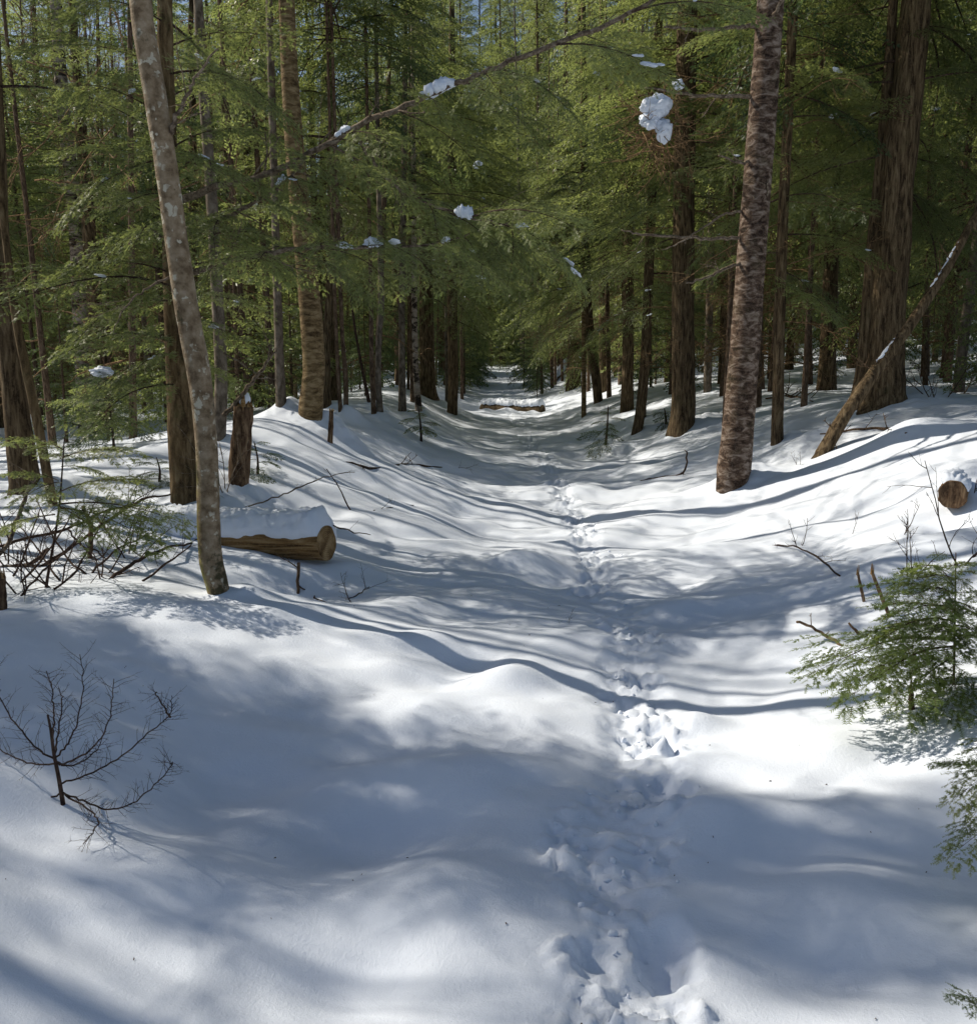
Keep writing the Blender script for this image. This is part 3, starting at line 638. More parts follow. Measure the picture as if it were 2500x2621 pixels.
# right-hand trees
rbirch, rb, _ = trunk_tree('flaky_birch', 'thick reddish birch with flaking bark and dead side twigs on the right bank',
    [(1866, 1262, 60), (1878, 1200, 84), (1888, 1100, 80), (1898, 980, 77), (1908, 860, 75), (1918, 720, 73), (1930, 560, 72), (1944, 380, 72), (1958, 200, 70), (1972, 0, 67), (1978, -60, 66)], BIRCH, 14, BARE[0], 6.5, (1.2, 1.2, 1.1), 26, .05, .12, mound=.10)
ry_ = rb[1]
for k, (pp, ww) in enumerate([
    ([(1935, 68, ry_), (1850, 70, ry_ - .1), (1780, 76, ry_ - .2), (1700, 66, ry_ - .3)], [12, 10, 8, 5]),
    ([(1925, 245, ry_), (1850, 246, ry_ - .2), (1760, 240, ry_ - .3), (1655, 222, ry_ - .4)], [12, 10, 8, 5]),
    ([(1900, 608, ry_), (1820, 610, ry_ - .2), (1740, 606, ry_ - .3), (1640, 600, ry_ - .4), (1590, 590, ry_ - .4)], [10, 9, 8, 6, 3]),
    ([(1905, 668, ry_), (1850, 690, ry_ - .2), (1800, 712, ry_ - .3), (1755, 722, ry_ - .4)], [9, 8, 6, 4]),
    ([(1955, 530, ry_), (1962, 505, ry_ - .1), (1964, 460, ry_ - .15)], [9, 7, 4]), ([(1915, 530, ry_), (1928, 512, ry_ - .1), (1930, 500, ry_ - .15)], [8, 6, 4]),
    ([(1925, 410, ry_), (1890, 415, ry_ - .2), (1840, 398, ry_ - .3)], [9, 7, 4]), ([(1960, 40, ry_), (1985, 30, ry_ - .15), (2010, -20, ry_ - .2)], [12, 10, 8]),
    ([(1900, 540, ry_), (1840, 555, ry_ - .3), (1760, 610, ry_ - .5), (1690, 640, ry_ - .6)], [7, 6, 4, 2])]):
    limb(rbirch, rb, pp, ww, LIMB, 'dead_limb', 6, .1, 2, 80 + k, .25)
trunk_tree('hemlock_tree', 'straight dark-barked hemlock just beyond the flaky birch, above a bank of snow', [(1742, 1116, 56), (1748, 1040, 60), (1748, 900, 58), (1748, 700, 56), (1750, 500, 55), (1754, 300, 54), (1758, 100, 52), (1760, -60, 50)], HEM, 15, CROWNS[0], 4.6, (1, 1, 1.0), 22, .08, .3, mound=.12, dead=DEADL[0])
big, gb, _ = trunk_tree('giant_hemlock', 'huge furrowed hemlock trunk with snow caught at its foot', [(2262, 1058, 104), (2264, 980, 92), (2270, 860, 86), (2280, 700, 84), (2290, 540, 84), (2306, 360, 82), (2328, 180, 78), (2346, 0, 73), (2352, -60, 72)], HEM, 18, CROWNS[2], 5.0, (1.25, 1.25, 1.3), 30, .14, .3, mound=.14)
trunk_tree('twin_hemlock', 'slimmer dark stem standing tight against the huge hemlock', [(2192, 1070, 46), (2208, 960, 40), (2222, 800, 38), (2238, 600, 34), (2256, 400, 30), (2276, 150, 26), (2290, -60, 22)], HEM, 12, CROWNS[3], 7.0, (.7, .7, .6), 16, .08, .3)
trunk_tree('dark_hemlock_pole', 'dark straight pole of a hemlock between flaky birch and leaning dead trunk', [(1988, 1141, 30), (1990, 1040, 29), (1994, 860, 28), (2002, 600, 27), (2016, 300, 26), (2030, 0, 24), (2034, -60, 23)], HEM, 13, CROWNS[3], 4.2, (.9, .9, .95), 16, .06, .12, dead=DEADL[1])
trunk_tree('thin_pole_tree', 'thin dark pole tight behind the flaky birch', [(1854, 1098, 14), (1860, 960, 13), (1872, 700, 12), (1884, 400, 10), (1890, 200, 8)], SPRUCE, 8, None, seg=10, flare=.1)
trunk_tree('grey_pole_tree', 'pale grey pole tree standing in the clearing behind the straight hemlock', [(1810, 1007, 21), (1812, 900, 20), (1816, 760, 19), (1820, 560, 18), (1822, 300, 16), (1824, 0, 14)], GREY, 13, CROWNS[1], 7, (.8, .8, .7), 12, .04, .1)
trunk_tree('grey_pole_tree', 'tan smooth-barked young tree standing right of the huge hemlock', [(2452, 1010, 28), (2464, 880, 27), (2480, 760, 26), (2496, 640, 25), (2512, 480, 23)], GREY, 10, BARE[0], 5, (.8, .8, .8), 12, .04, .1)
trunk_tree('dark_leaning_hemlock', 'slender dark hemlock tilted over the bare little hemlock by the trail', [(1628, 1113, 24), (1638, 1060, 26), (1648, 960, 26), (1654, 860, 26), (1660, 700, 25), (1668, 500, 23), (1680, 200, 20), (1690, -60, 18)], HEM, 13, CROWNS[0], 4.6, (.8, .8, .9), 16, .06, .15, dead=DEADL[0])
trunk_tree('tan_pole_tree', 'sunlit tan pole with clean lower stem beside the trail', [(1494, 1071, 13), (1494, 960, 12), (1494, 860, 12), (1493, 700, 11), (1490, 400, 9)], YBIRCH, 11, CROWNS[3], 4.0, (.6, .6, .75), 12, .03, .05, dead=DEADL[1])
trunk_tree('leaning_brown_hemlock', 'brown hemlock leaning left next to the sunlit tan pole', [(1531, 1033, 22), (1524, 960, 24), (1513, 880, 24), (1504, 780, 23), (1498, 600, 21), (1494, 300, 18)], HEM, 13, CROWNS[1], 4.5, (.8, .8, .9), 14, .06, .15, dead=DEADL[0])
trunk_tree('spruce_pole', 'narrow dark spruce stem right of the brown leaning hemlock', [(1559, 1022, 13), (1557, 940, 12), (1555, 860, 12), (1552, 600, 11), (1550, 300, 9)], SPRUCE, 12, CROWNS[3], 4.2, (.6, .6, .8), 10, .05, .1, dead=DEADL[1])
trunk_tree('spruce_pole', 'thick reddish spruce stem behind the bare little hemlock', [(1591, 985, 20), (1590, 900, 19), (1590, 780, 19), (1590, 500, 17), (1590, 200, 15)], SPRUCE, 14, CROWNS[0], 5, (.9, .9, .9), 12, .05, .1, dead=DEADL[1])
trunk_tree('bronze_birch', 'bronze-barked birch with ragged curls among the spruce stems', [(1609, 1016, 22), (1607, 930, 21), (1604, 860, 21), (1600, 700, 20), (1598, 400, 17)], YBIRCH, 12, None, seg=14, flare=.1)
for (bx, by_, tx, w, lab) in [(1388, 1010, 1378, 6, 'thinnest black spruce pole at the edge of the trail near the log across it'), (1413, 998, 1407, 9, 'dark spruce pole left of a pair behind the log across the trail'),
                     (1421, 985, 1419, 7, 'second of the close pair of dark spruce poles'), (1439, 975, 1430, 7, 'bent thin spruce pole before the fallen snow-topped trunk'), (1458, 980, 1454, 9, 'upright spruce pole crossing the fallen snow-topped trunk')]:
    trunk_tree('spruce_pole', lab, [(bx, by_, w), (bx + (tx - bx) * .3, by_ - 90, w), (tx, by_ - 260, w * .95), (tx - 2, 500, w * .85)], SPRUCE, 13, CROWNS[3], 4.0, (.65, .65, .9), 8, .04, .05, dead=DEADL[len(lab) % 2])

# left-hand row of trunks along the bank
for (path, mat, lab, crown, zb, nm) in [
    ([(1157, 1064, 25), (1160, 960, 27), (1158, 860, 27), (1157, 700, 26), (1157, 400, 23)], HEM, 'black-shaded hemlock at the end of the left bank, next to the trail bend', CROWNS[0], 4.8, 'hemlock_tree'),
    ([(1146, 1038, 14), (1145, 900, 13), (1142, 700, 12), (1140, 400, 10)], GREY, 'grey stem half hidden behind the black-shaded hemlock', None, 0, 'pole_tree'),
    ([(1183, 1024, 8), (1181, 900, 8), (1180, 700, 7)], SPRUCE, 'thin pole between black-shaded hemlock and the dark little spruce', CROWNS[3], 4, 'spruce_pole'),
    ([(1096, 1022, 44), (1094, 960, 40), (1092, 860, 38), (1090, 700, 36), (1088, 400, 32), (1078, 100, 28), (1072, -60, 26)], HEM, 'massive red-brown hemlock with snow-plastered foot on the left bank', CROWNS[2], 5.5, 'hemlock_tree'),
    ([(1073, 1058, 17), (1066, 980, 16), (1062, 880, 15), (1060, 700, 14), (1058, 400, 12)], WBIRCH, 'pale grey-white birch stem in front of the massive red-brown hemlock', None, 0, 'birch_pole'),
    ([(1056, 1036, 12), (1054, 900, 12), (1052, 700, 11), (1050, 300, 9)], SPRUCE, 'black thin stem beside the pale birch stem', CROWNS[3], 4.5, 'spruce_pole'),
    ([(1030, 1060, 20), (1029, 960, 18), (1028, 860, 17), (1030, 700, 16), (1036, 300, 13)], GREY, 'mottled grey trunk on the left bank above the needle-bare seedling', CROWNS[1], 6, 'maple_tree'),
    ([(973, 1070, 16), (968, 960, 15), (970, 860, 15), (976, 760, 16), (972, 600, 14), (966, 300, 11)], GREY, 'kinked pale trunk with snow in its crook on the left bank', None, 0, 'maple_tree'),
    ([(958, 1072, 13), (952, 960, 12), (950, 860, 12), (948, 700, 11), (940, 300, 9)], SPRUCE, 'dark narrow stem crossing behind the kinked pale trunk', CROWNS[3], 4.6, 'spruce_pole'),
    ([(946, 1040, 9), (930, 960, 8), (915, 880, 7), (903, 800, 6)], TWIG, 'very thin leaning stem left of the kinked pale trunk', None, 0, 'leaning_pole'),
    ([(886, 1072, 12), (884, 960, 12), (876, 860, 11), (870, 700, 10)], SPRUCE, 'right one of two slim poles left of the long leaning stem', CROWNS[0], 5, 'spruce_pole'),
    ([(872, 1070, 10), (866, 960, 10), (858, 800, 9), (852, 600, 8)], SPRUCE, 'left one of two slim poles left of the long leaning stem', None, 0, 'spruce_pole'),
    ([(838, 1050, 20), (836, 900, 20), (842, 760, 19), (852, 600, 18), (850, 300, 16), (845, 0, 14)], HEM, 'nearly black trunk just right of the bronze yellow birch', CROWNS[0], 6, 'hemlock_tree'),
    ([(720, 1052, 26), (716, 940, 24), (712, 820, 22), (706, 600, 20)], GREY, 'dappled grey trunk left of the bronze yellow birch', BARE[0], 6, 'maple_tree'),
    ([(668, 1045, 30), (660, 940, 28), (650, 820, 26), (640, 600, 24), (630, 300, 20)], HEM, 'dark hemlock trunk behind the broken branch of the snag', CROWNS[1], 6, 'hemlock_tree'),
    ([(635, 1040, 24), (622, 940, 22), (606, 850, 21), (590, 720, 20)], HEM, 'tilted black trunk behind the slender brown maple', CROWNS[0], 7, 'hemlock_tree')]:
    trunk_tree(nm, lab, path, mat, 13, crown, zb, (.85, .85, .8), 14, .06, .2, mound=.08)
for (key, z0, z1, n, R, az) in [('mossy warm-brown', 2.6, 6.8, 9, 1.7, None), ('stout dark hemlock', 3.2, 8, 9, 1.8, None), ('straight dark-barked', 3.0, 6.5, 24, 2.0, None), ('huge furrowed', 2.6, 7, 30, 3.0, (-.8, 3.6)),
        ('slimmer dark stem', 2.4, 6, 12, 1.6, (-.8, 3.6)), ('dark straight pole', 1.8, 6, 18, 1.4, None), ('slender dark hemlock tilted', 1.8, 6.5, 22, 2.0, None), ('massive red-brown', 2.6, 9, 22, 3.0, (-1.6, 1.2)), ('black-shaded', 2.4, 8, 16, 2.6, (-1.5, 1.3)),
        ('mottled grey', 2.8, 7, 12, 2.6, (-1.5, 1.2)), ('brown hemlock leaning', 2.0, 7, 26, 2.7, (1.8, 4.6)), ('thick reddish spruce', 2, 8, 22, 2.5, (1.8, 4.6)), ('nearly black trunk', 2.6, 8, 18, 2.4, None), ('dark hemlock trunk behind', 2, 7, 18, 2.2, None)]:
    for (lab, t, al) in SPREAD:
        if lab.startswith(key): spread_boughs(t, al, z0, z1, n, R, len(lab) + n, az=az)

# leaning dead trunk propped on the huge hemlock
def lean_trunk():
    b = hit(2104, 1162); y0 = b[1]
    P = np.array([at(2085, 1195, y0), b, at(2160, 1065, y0 + .1), at(2240, 950, y0 + .25), at(2330, 830, y0 + .4), at(2420, 690, y0 + .6), at(2500, 545, y0 + .8), at(2580, 400, y0 + 1.0)])
    R = np.array([19, 18, 17, 16, 14, 12, 10, 8]) * mpp(b); Q = spline(P, 6); rr = np.interp(np.arange(len(Q)), np.arange(len(R)) * 6, R)
    t = thing('leaning_dead_trunk', b, 'dead barky trunk leaning diagonally across the huge hemlock', 'dead tree')
    mb = MB(); mb.tube(Q - b, rr, 16, 0, True, lambda a, i: 1 + .2 * fbm(a * 2, i * .8, 3, 19)); put('trunk', mb.mesh('trunk', [HEM]), t)
    rng = np.random.default_rng(8); 
    for k in range(9):
        j = rng.integers(8, len(Q) - 3); mb = MB(); twiggy(mb, Q[j] - b, rng.normal(0, 1, 3) + [-.3, -.6, .5], rng.uniform(.15, .6), .008, rng, 1, 0, 4)
        put('stub', mb.mesh('stub', [DEAD]), t)
    mb = MB()
    for k in range(6):
        j = rng.integers(5, len(Q) - 8); s = rr[j]; n_ = int(rng.integers(2, 5)); S_ = spline(Q[j:j + n_ + 1], 4) - b + [-.30 * s, -.15 * s, .72 * s]; mb.tube(S_ + rng.normal(0, .004, S_.shape), s * .42 * np.sin(np.linspace(.15, PI - .1, len(S_))) ** .6 * rng.uniform(.6, 1.1), 7)
    put('snow_patches', mb.mesh('snow_patches', [SNOW]), t, kind='stuff')
_LA = {}
def lump_arr(seed):
    import bmesh
    if not _LA:
        bm = bmesh.new(); bmesh.ops.create_icosphere(bm, subdivisions=2, radius=1.0); bm.verts.ensure_lookup_table()
        _LA['v'] = np.array([v.co[:] for v in bm.verts]); _LA['f'] = np.array([[v.index for v in f.verts] for f in bm.faces]); bm.free()
    V = _LA['v']; n = 1 + .35 * fbm(V[:, 0] * 1.8 + seed * 3.1, V[:, 1] * 1.8 + V[:, 2] * 2.3, 2, seed)
    return V * n[:, None], _LA['f']
lean_trunk()

# ------------------------------------------------------------------ logs
def log(name, label, A, B, R, cap_frac, seed, snow_h, end_mat=CUT, span=1.0, parts=True, wood=LOGW, sink_fn=None, snow_from=-.35, snow_to=PI + .35):
    """a log from its cut end A to B; local X runs along it"""
    A = np.array(A, float); B = np.array(B, float); X = B - A; L = float(np.linalg.norm(X)); X /= L
    Y = np.cross([0, 0, 1.0], X); Y /= np.linalg.norm(Y); Z = np.cross(X, Y)
    M = Matrix(((X[0], Y[0], Z[0], A[0]), (X[1], Y[1], Z[1], A[1]), (X[2], Y[2], Z[2], A[2]), (0, 0, 0, 1)))
    t = put(name, None, label=label, cat='log'); t.matrix_world = M
    n = max(20, int(L / .05)); xs = np.linspace(0, L, n); P = np.stack([xs, 0 * xs, 0 * xs], 1); dsp = lambda a, i: 1 + .10 * fbm(np.cos(a) * 2 + 5, np.sin(a) * 2 + i * .08, 3, seed)
    mb = MB(); mb.tube(P, R, 28, 0, True, dsp); lb_ = put('log_body', mb.mesh('log_body', [wood]), t)
    a = np.arange(28) * 2 * PI / 28; 
    mb = MB(); 
    u = MB().tube(P[:2], R, 28, 0, False, dsp).pack()[0][:28]
    rings = [u, u * [1, .93, .93] - [.006, 0, 0], u * [1, .5, .5] - [.002, 0, 0]]
    V = np.vstack(rings + [np.array([[-.004, 0, 0]])]); j = np.arange(28); j2 = (j + 1) % 28
    F4 = np.vstack([np.stack([k * 28 + j, (k + 1) * 28 + j, (k + 1) * 28 + j2, k * 28 + j2], -1) for k in (0, 1)]); F3 = np.stack([56 + j, np.full(28, 84), 56 + j2], -1)
    mb.raw(V, F4, F3); put('cut_end', mb.mesh('cut_end', [end_mat], False), lb_)
    # snow lying along the top, thick and lumpy with a ragged lower edge
    nx = max(40, int(L / .02)); na = 34; x = np.linspace(.0 + .005, L * span, nx); th = np.linspace(0, 1, na)
    XX, TT = np.meshgrid(x, th, indexing='ij')
    lo = snow_from + .42 * fbm(XX * 5, XX * 0 + 2, 4, seed + 3); hi = snow_to + .3 * fbm(XX * 5, XX * 0 + 8, 4, seed + 4)
    AA = lo + (hi - lo) * TT; prof = np.sin(np.clip(TT, 0, 1) * PI) ** .55
    ends = np.minimum(1, np.sqrt(np.maximum(0, XX - .002) / .07))
    hgt = (snow_h * prof * (1 + .55 * fbm(XX * 2.5, AA * 1.2, 3, seed + 5)) + .034 * fbm(XX * 17, AA * 5, 3, seed + 6) * prof) * (.15 + .85 * ends) - .004 * (1 - prof)
    rad = R * 1.03 + np.maximum(hgt, -.01); rad = rad + snow_h * .45 * np.maximum(0, np.sin(AA)) ** 2 * ends
    V = np.stack([XX, np.cos(AA) * rad, np.sin(AA) * rad], -1).reshape(-1, 3)
    i, jj = np.meshgrid(np.arange(nx - 1), np.arange(na - 1), indexing='ij'); F4 = np.stack([i * na + jj, (i + 1) * na + jj, (i + 1) * na + jj + 1, i * na + jj + 1], -1).reshape(-1, 4)
    c = np.array([[.0, 0, R * .6]]); V = np.vstack([V, c]); jj = np.arange(na - 1); F3 = np.stack([np.full(na - 1, nx * na), jj, jj + 1], -1)
    mb = MB(); mb.raw(V, F4, F3); put('snow_cap', mb.mesh('snow_cap', [SNOW]), t)
    return t, M
ea = at(836, 1390, 6.75); eb = at(-60, 1372, 8.1)
log('fallen_log', 'weathered sawn log under a thick roll of snow behind the leaning beech', ea, eb, .126, 1, 3, .080, snow_from=.34)
e2 = at(2438, 1266, 6.7); MOUNDS += [(e2[0] + .30, e2[1] + .48, .30, .34, .22), (e2[0] - .05, e2[1] - .22, .28, .25, -.14)]
log('buried_log', 'sawn log end sticking out of the snowbank below the huge hemlock', e2, e2 + np.array([.40, .75, -.04]), .100, 1, 13, .04, end_mat=DEAD, snow_from=.75, snow_to=PI - .4)
# rotten stub holding up the log
p = at(640, 1478, 6.95); q = at(735, 1470, 6.75)
mb = MB(); mb.tube(spline([at(585, 1480, 6.9), at(640, 1475, 6.95), at(700, 1468, 6.98)], 6), .055, 12, 0, True, lambda a, i: 1 + .25 * fbm(a * 2, i, 3, 4))
V0 = np.concatenate(mb.v); c0 = V0.mean(0); mb.v = [V0 - c0]
put('rotten_stub', mb.mesh('rotten_stub', [DEAD]), None, tuple(c0), label='rotten dark wood stub propping up the snow-capped log', cat='stub')
log('trail_log', 'dark fallen trunk lying across the trail under snow', at(1388, 1050, 30.5), at(1235, 1046, 32.0), .17, 1, 23, .12, end_mat=HEM, wood=HEM, snow_from=.75, snow_to=PI - .3)
hl = hit(1404, 985); log('hillside_log', 'fallen trunk with snow on top sloping up the bank among spruce poles', at(1492, 888, hl[1] + 3.5), hl - [.25, .3, .30], .125, 1, 25, .10, end_mat=DEAD, wood=DEAD, snow_from=.3, snow_to=PI - .3)

# ------------------------------------------------------------------ dead branches, sticks, twigs
def branch(name, label, pts, w, mat=TWIG, twigs=3, seed=0, group=None, tl=.2, cat='branch', seg=6, levels=1):
    P = np.array([at(*q) if len(q) == 3 else hit(*q) for q in pts]); R = np.array([w[min(i, len(w) - 1)] / 2 * mpp(p) for i, p in enumerate(P)])
    b = P[0]; Q = spline(P, 5); rr = np.interp(np.arange(len(Q)), np.arange(len(R)) * 5, R); rng = np.random.default_rng(seed + 500)
    t = put(name, None, None, tuple(b), label=label, cat=cat, group=group)
    mb = MB(); mb.tube(Q - b + rng.normal(0, .004, Q.shape), rr, seg, 0, True, lambda a, i: 1 + .15 * fbm(a * 2, i, 2, seed)); st_ = put('stem', mb.mesh('stem', [mat]), t)
    for k in range(twigs):
        j = rng.integers(1, len(Q) - 1); td = Q[min(j + 1, len(Q) - 1)] - Q[j - 1]; td /= np.linalg.norm(td) + 1e-9
        s = np.cross(td, rng.normal(0, 1, 3)); s /= np.linalg.norm(s); s[2] = abs(s[2])
        mb = MB(); twiggy(mb, Q[j] - b, td * .5 + s, tl * rng.uniform(.4, 1.1), max(.0018, rr[j] * .4), rng, levels, 0, 4, .25, 3); put('twig', mb.mesh('twig', [mat]), st_)
    return t
def gy(px, py): return hit(px, py)[1]
g1 = gy(15, 1500); g2 = gy(200, 1535); y0 = 6.2
BR = [
 ('long dark dead branch rising from the splintered stub to the mossy hemlock', [(10, 1506, 5.9), (140, 1430, 6.1), (260, 1345, 6.6), (360, 1280, 7.2), (440, 1265, 7.9)], [10, 9, 8, 7, 4], TWIG, 5),
 ('dark forked dead branch crossing above the long one in the tangle', [(-40, 1410, 6.0), (60, 1380, 6.2), (170, 1355, 6.4), (260, 1310, 6.7), (340, 1290, 7.0), (366, 1274, 7.1)], [8, 8, 7, 6, 5, 3], TWIG, 4),
 ('pale barkless stick leaning up out of the tangle', [(-20, 1440, 6.0), (20, 1390, 6.1), (50, 1310, 6.2), (80, 1235, 6.3), (90, 1215, 6.3)], [11, 11, 10, 9, 5], LIMB, 1),
 ('upright forked dead stub standing in the tangle before the log', [(237, 1486, 6.3), (232, 1420, 6.3), (232, 1345, 6.35), (212, 1295, 6.4)], [12, 12, 11, 9], DEAD, 2),
 ('dark bent branch lying on the snow, its thick end pointing at the camera', [(190, 1545, 5.55), (260, 1500, 5.75), (320, 1455, 5.95), (380, 1420, 6.2), (440, 1400, 6.5), (490, 1392, 6.8)], [11, 10, 9, 8, 6, 5], TWIG, 4),
 ('short stick broken across the tangle near its foot', [(0, 1452, 6.0), (45, 1447, 6.0), (90, 1450, 6.0)], [9, 8, 6], LIMB, 0),
 ('sloping dark stick behind the splintered stub', [(22, 1500, 5.9), (70, 1450, 6.0), (125, 1405, 6.1)], [11, 11, 9], TWIG, 1),
 ('drooping black twig branch hanging from the crossing branches', [(170, 1355, 6.4), (210, 1395, 6.35), (250, 1412, 6.3), (275, 1440, 6.3), (288, 1470, 6.3)], [5, 5, 4, 3, 2], TWIG, 3),
 ('thin dark stick standing against the snow roll of the log', [(248, 1325, 6.9), (275, 1365, 6.8), (302, 1422, 6.7)], [6, 6, 4], TWIG, 1),
 ('pale broken stick slanting into the snow behind the forked stub', [(258, 1375, 6.9), (300, 1400, 6.8), (342, 1420, 6.7), (358, 1435, 6.6)], [8, 9, 9, 8], LIMB, 0)]
for k, (lab, pts, w, mt, tw) in enumerate(BR): branch('dead_branch', lab, pts, w, mt, tw * 2, k, tl=.32, levels=2)
# splintered stub at the edge
def stub(px, py, top, w, label, seed, mat=DEAD):
    b = hit(px, py); P = spline([at(px, py + 30, b[1]), b, at((px + top[0]) / 2, (py + top[1]) / 2, b[1]), at(top[0], top[1], b[1])], 5); r = w / 2 * mpp(b)
    t = thing('broken_stub', b, label, 'stub'); mb = MB(); mb.tube(P - b, r * np.linspace(1.15, .8, len(P)), 10, 0, True, lambda a, i: 1 + .2 * fbm(a * 2, i, 3, seed)); st_ = put('stem', mb.mesh('stem', [mat]), t)
    rng = random.Random(seed); mb = MB()
    for k in range(5):
        q = P[-1] - b + np.array([math.cos(k * 1.3) * r * .6, math.sin(k * 1.3) * r * .6, -.01]); mb.tube([q, q + [0, 0, rng.uniform(.02, .07)]], [r * .4, .001], 4)
    put('splinters', mb.mesh('splinters', [LOGW], False), st_)
stub(8, 1560, (6, 1475), 20, 'short splintered dead stub at the foot of the tangle of branches', 1)
stub(1620 + 0, 1296, (1620, 1296), 12, 'tiny brown wood chip', 2) if False else None
stub(845, 1135, (848, 1050), 14, 'snow-topped little broken stub in front of the row of trunks', 4)
stub(2276, 1580, (2232, 1466), 10, 'taller bare prickly twig stub standing in the snow beside the green hemlock sapling', 5)
stub(2211, 1540, (2195, 1468), 8, 'shorter bare twig stub standing left of the taller prickly one', 6)
branch('dead_branch', 'black dead branch lying across the shaded left bank', [(885, 1182), (960, 1200), (1040, 1188), (1120, 1196), (1205, 1200)], [8, 8, 6, 5, 2], TWIG, 6, 21, tl=.35)
branch('dead_branch', 'bowed reddish twig arching over the lit right bank', [(1975, 1395), (2040, 1400, gy(2040, 1415)), (2100, 1432, gy(2100, 1445)), (2148, 1476)], [4, 4, 5, 5], TWIG, 3, 22)
branch('dead_branch', 'dark stick poking from the snow left of the green hemlock sapling', [(2038, 1589, gy(2100, 1640)), (2100, 1618, gy(2100, 1640)), (2155, 1655)], [7, 8, 9], DEAD, 2, 23, tl=.08)
branch('dead_branch', 'short stick beside the dark poking one', [(2172, 1596, gy(2198, 1624)), (2198, 1624)], [5, 9], DEAD, 0, 24)
branch('dead_branch', 'thin hooked branch lying on the bank before the flaky birch', [(1640, 1231), (1690, 1222), (1748, 1210, gy(1748, 1214)), (1758, 1165, gy(1748, 1214)), (1752, 1152, gy(1748, 1214))], [4, 5, 6, 5, 3], TWIG, 1, 25)
branch('dead_branch', 'long thin branch lying at the foot of the leaning dead trunk', [(2100, 1112), (2180, 1100, gy(2180, 1106)), (2260, 1096, gy(2260, 1102)), (2318, 1110)], [4, 6, 8, 7], DEAD, 4, 26, tl=.3)
branch('dead_branch', 'thin grey branch arching over the end of the snow-capped log', [(628, 1300, 7.4), (700, 1275, 7.4), (760, 1250, 7.5), (830, 1222, 7.6), (905, 1208, 7.7)], [4, 4, 4, 3, 2], LIMB, 3, 27)
branch('dead_branch', 'dark twig reaching from the log end toward the trail', [(840, 1340, 6.9), (880, 1355, 6.8), (950, 1371, 6.8)], [4, 4, 2], TWIG, 1, 28)
branch('dead_branch', 'thin straight twig stuck in the shaded slope above the log end', [(895, 1306), (868, 1250, gy(895, 1306)), (836, 1200, gy(895, 1306))], [4, 3, 2], TWIG, 1, 29)
branch('dead_branch', 'bare stick propped under the log end', [(763, 1520), (764, 1440, gy(763, 1520) + .05)], [9, 9], DEAD, 2, 30, tl=.25)
branch('dead_branch', 'dark twig slanting out from under the log to the snow', [(765, 1500, gy(763, 1520)), (800, 1525), (842, 1545)], [4, 4, 3], TWIG, 0, 31)
branch('dead_branch', 'thin twig fallen on the snow right of the log', [(890, 1535), (920, 1518, gy(920, 1522)), (945, 1500, gy(945, 1510))], [3, 3, 2], TWIG, 3, 32, tl=.25)
branch('dead_branch', 'small brown twig fan on the upper shaded slope', [(956, 1308), (1000, 1300), (1060, 1291, gy(1060, 1295))], [4, 3, 2], TWIG, 3, 33, tl=.2)
branch('dead_branch', 'brushy deadfall by the far right trees', [(2330, 1008), (2400, 1014), (2480, 1010)], [10, 12, 10], LIMB, 8, 34, tl=.6, levels=2)
branch('dead_branch', 'dark brush lying behind the dark hemlock pole', [(1960, 1022), (2020, 1016), (2080, 1028)], [8, 9, 6], DEAD, 8, 35, tl=.6, levels=2)

def shrub(label, px, py, hgt, n, seed, spread=.5, r=.004, group=None, mat=TWIG, levels=2, up=.25, name='bare_shrub'):
    b = hit(px, py); rng = np.random.default_rng(seed); t = thing(name, b, label, 'shrub', group)
    for k in range(n):
        a = rng.uniform(0, 6.28); mb = MB(); twiggy(mb, (0, 0, -.06), (math.cos(a) * spread, math.sin(a) * spread, 1), hgt * rng.uniform(.6, 1.1), r, rng, levels, 0, 5, .3, 5, up); put('stem', mb.mesh('stem', [mat]), t)
shrub('bare wiry shrub growing before the sawn log end in the bank', 2462, 1440, .75, 3, 1, .9, .006)
shrub('bare arching shrub behind the green hemlock sapling', 2330, 1480, .55, 3, 2, 1.1, .005)
shrub('two-stemmed bare twig on the sunlit right bank', 2042, 1400, .42, 2, 3, .5, .004, levels=1)
shrub('single bare twig in the snow below the brown wood chip', 2170, 1370, .3, 1, 4, .2, .003, levels=1)
shrub('low bare shrub on the snow left of the sawn log end', 2305, 1365, .35, 2, 5, .8, .004)
shrub('wispy bare shrub under the leaning dead trunk', 2050, 1190, .3, 2, 6, .9, .003)
shrub('bare twiggy shrub between the beech and the broken snag', 585, 1310, .9, 4, 7, .35, .006, mat=LIMB)
shrub('thin bare twigs right of the fallen log on the lit snow', 915, 1540, .3, 2, 8, 1.2, .003)
shrub('small bare twig clump beside the trodden snow', 1448, 1592, .16, 3, 9, .9, .0016, levels=1)
shrub('bare brush at the far edge of the bank under the huge hemlock', 2400, 1040, .9, 5, 10, .8, .008)
shrub('wiry brush on the bank right of the log end', 2490, 1290, .6, 3, 11, .9, .005)

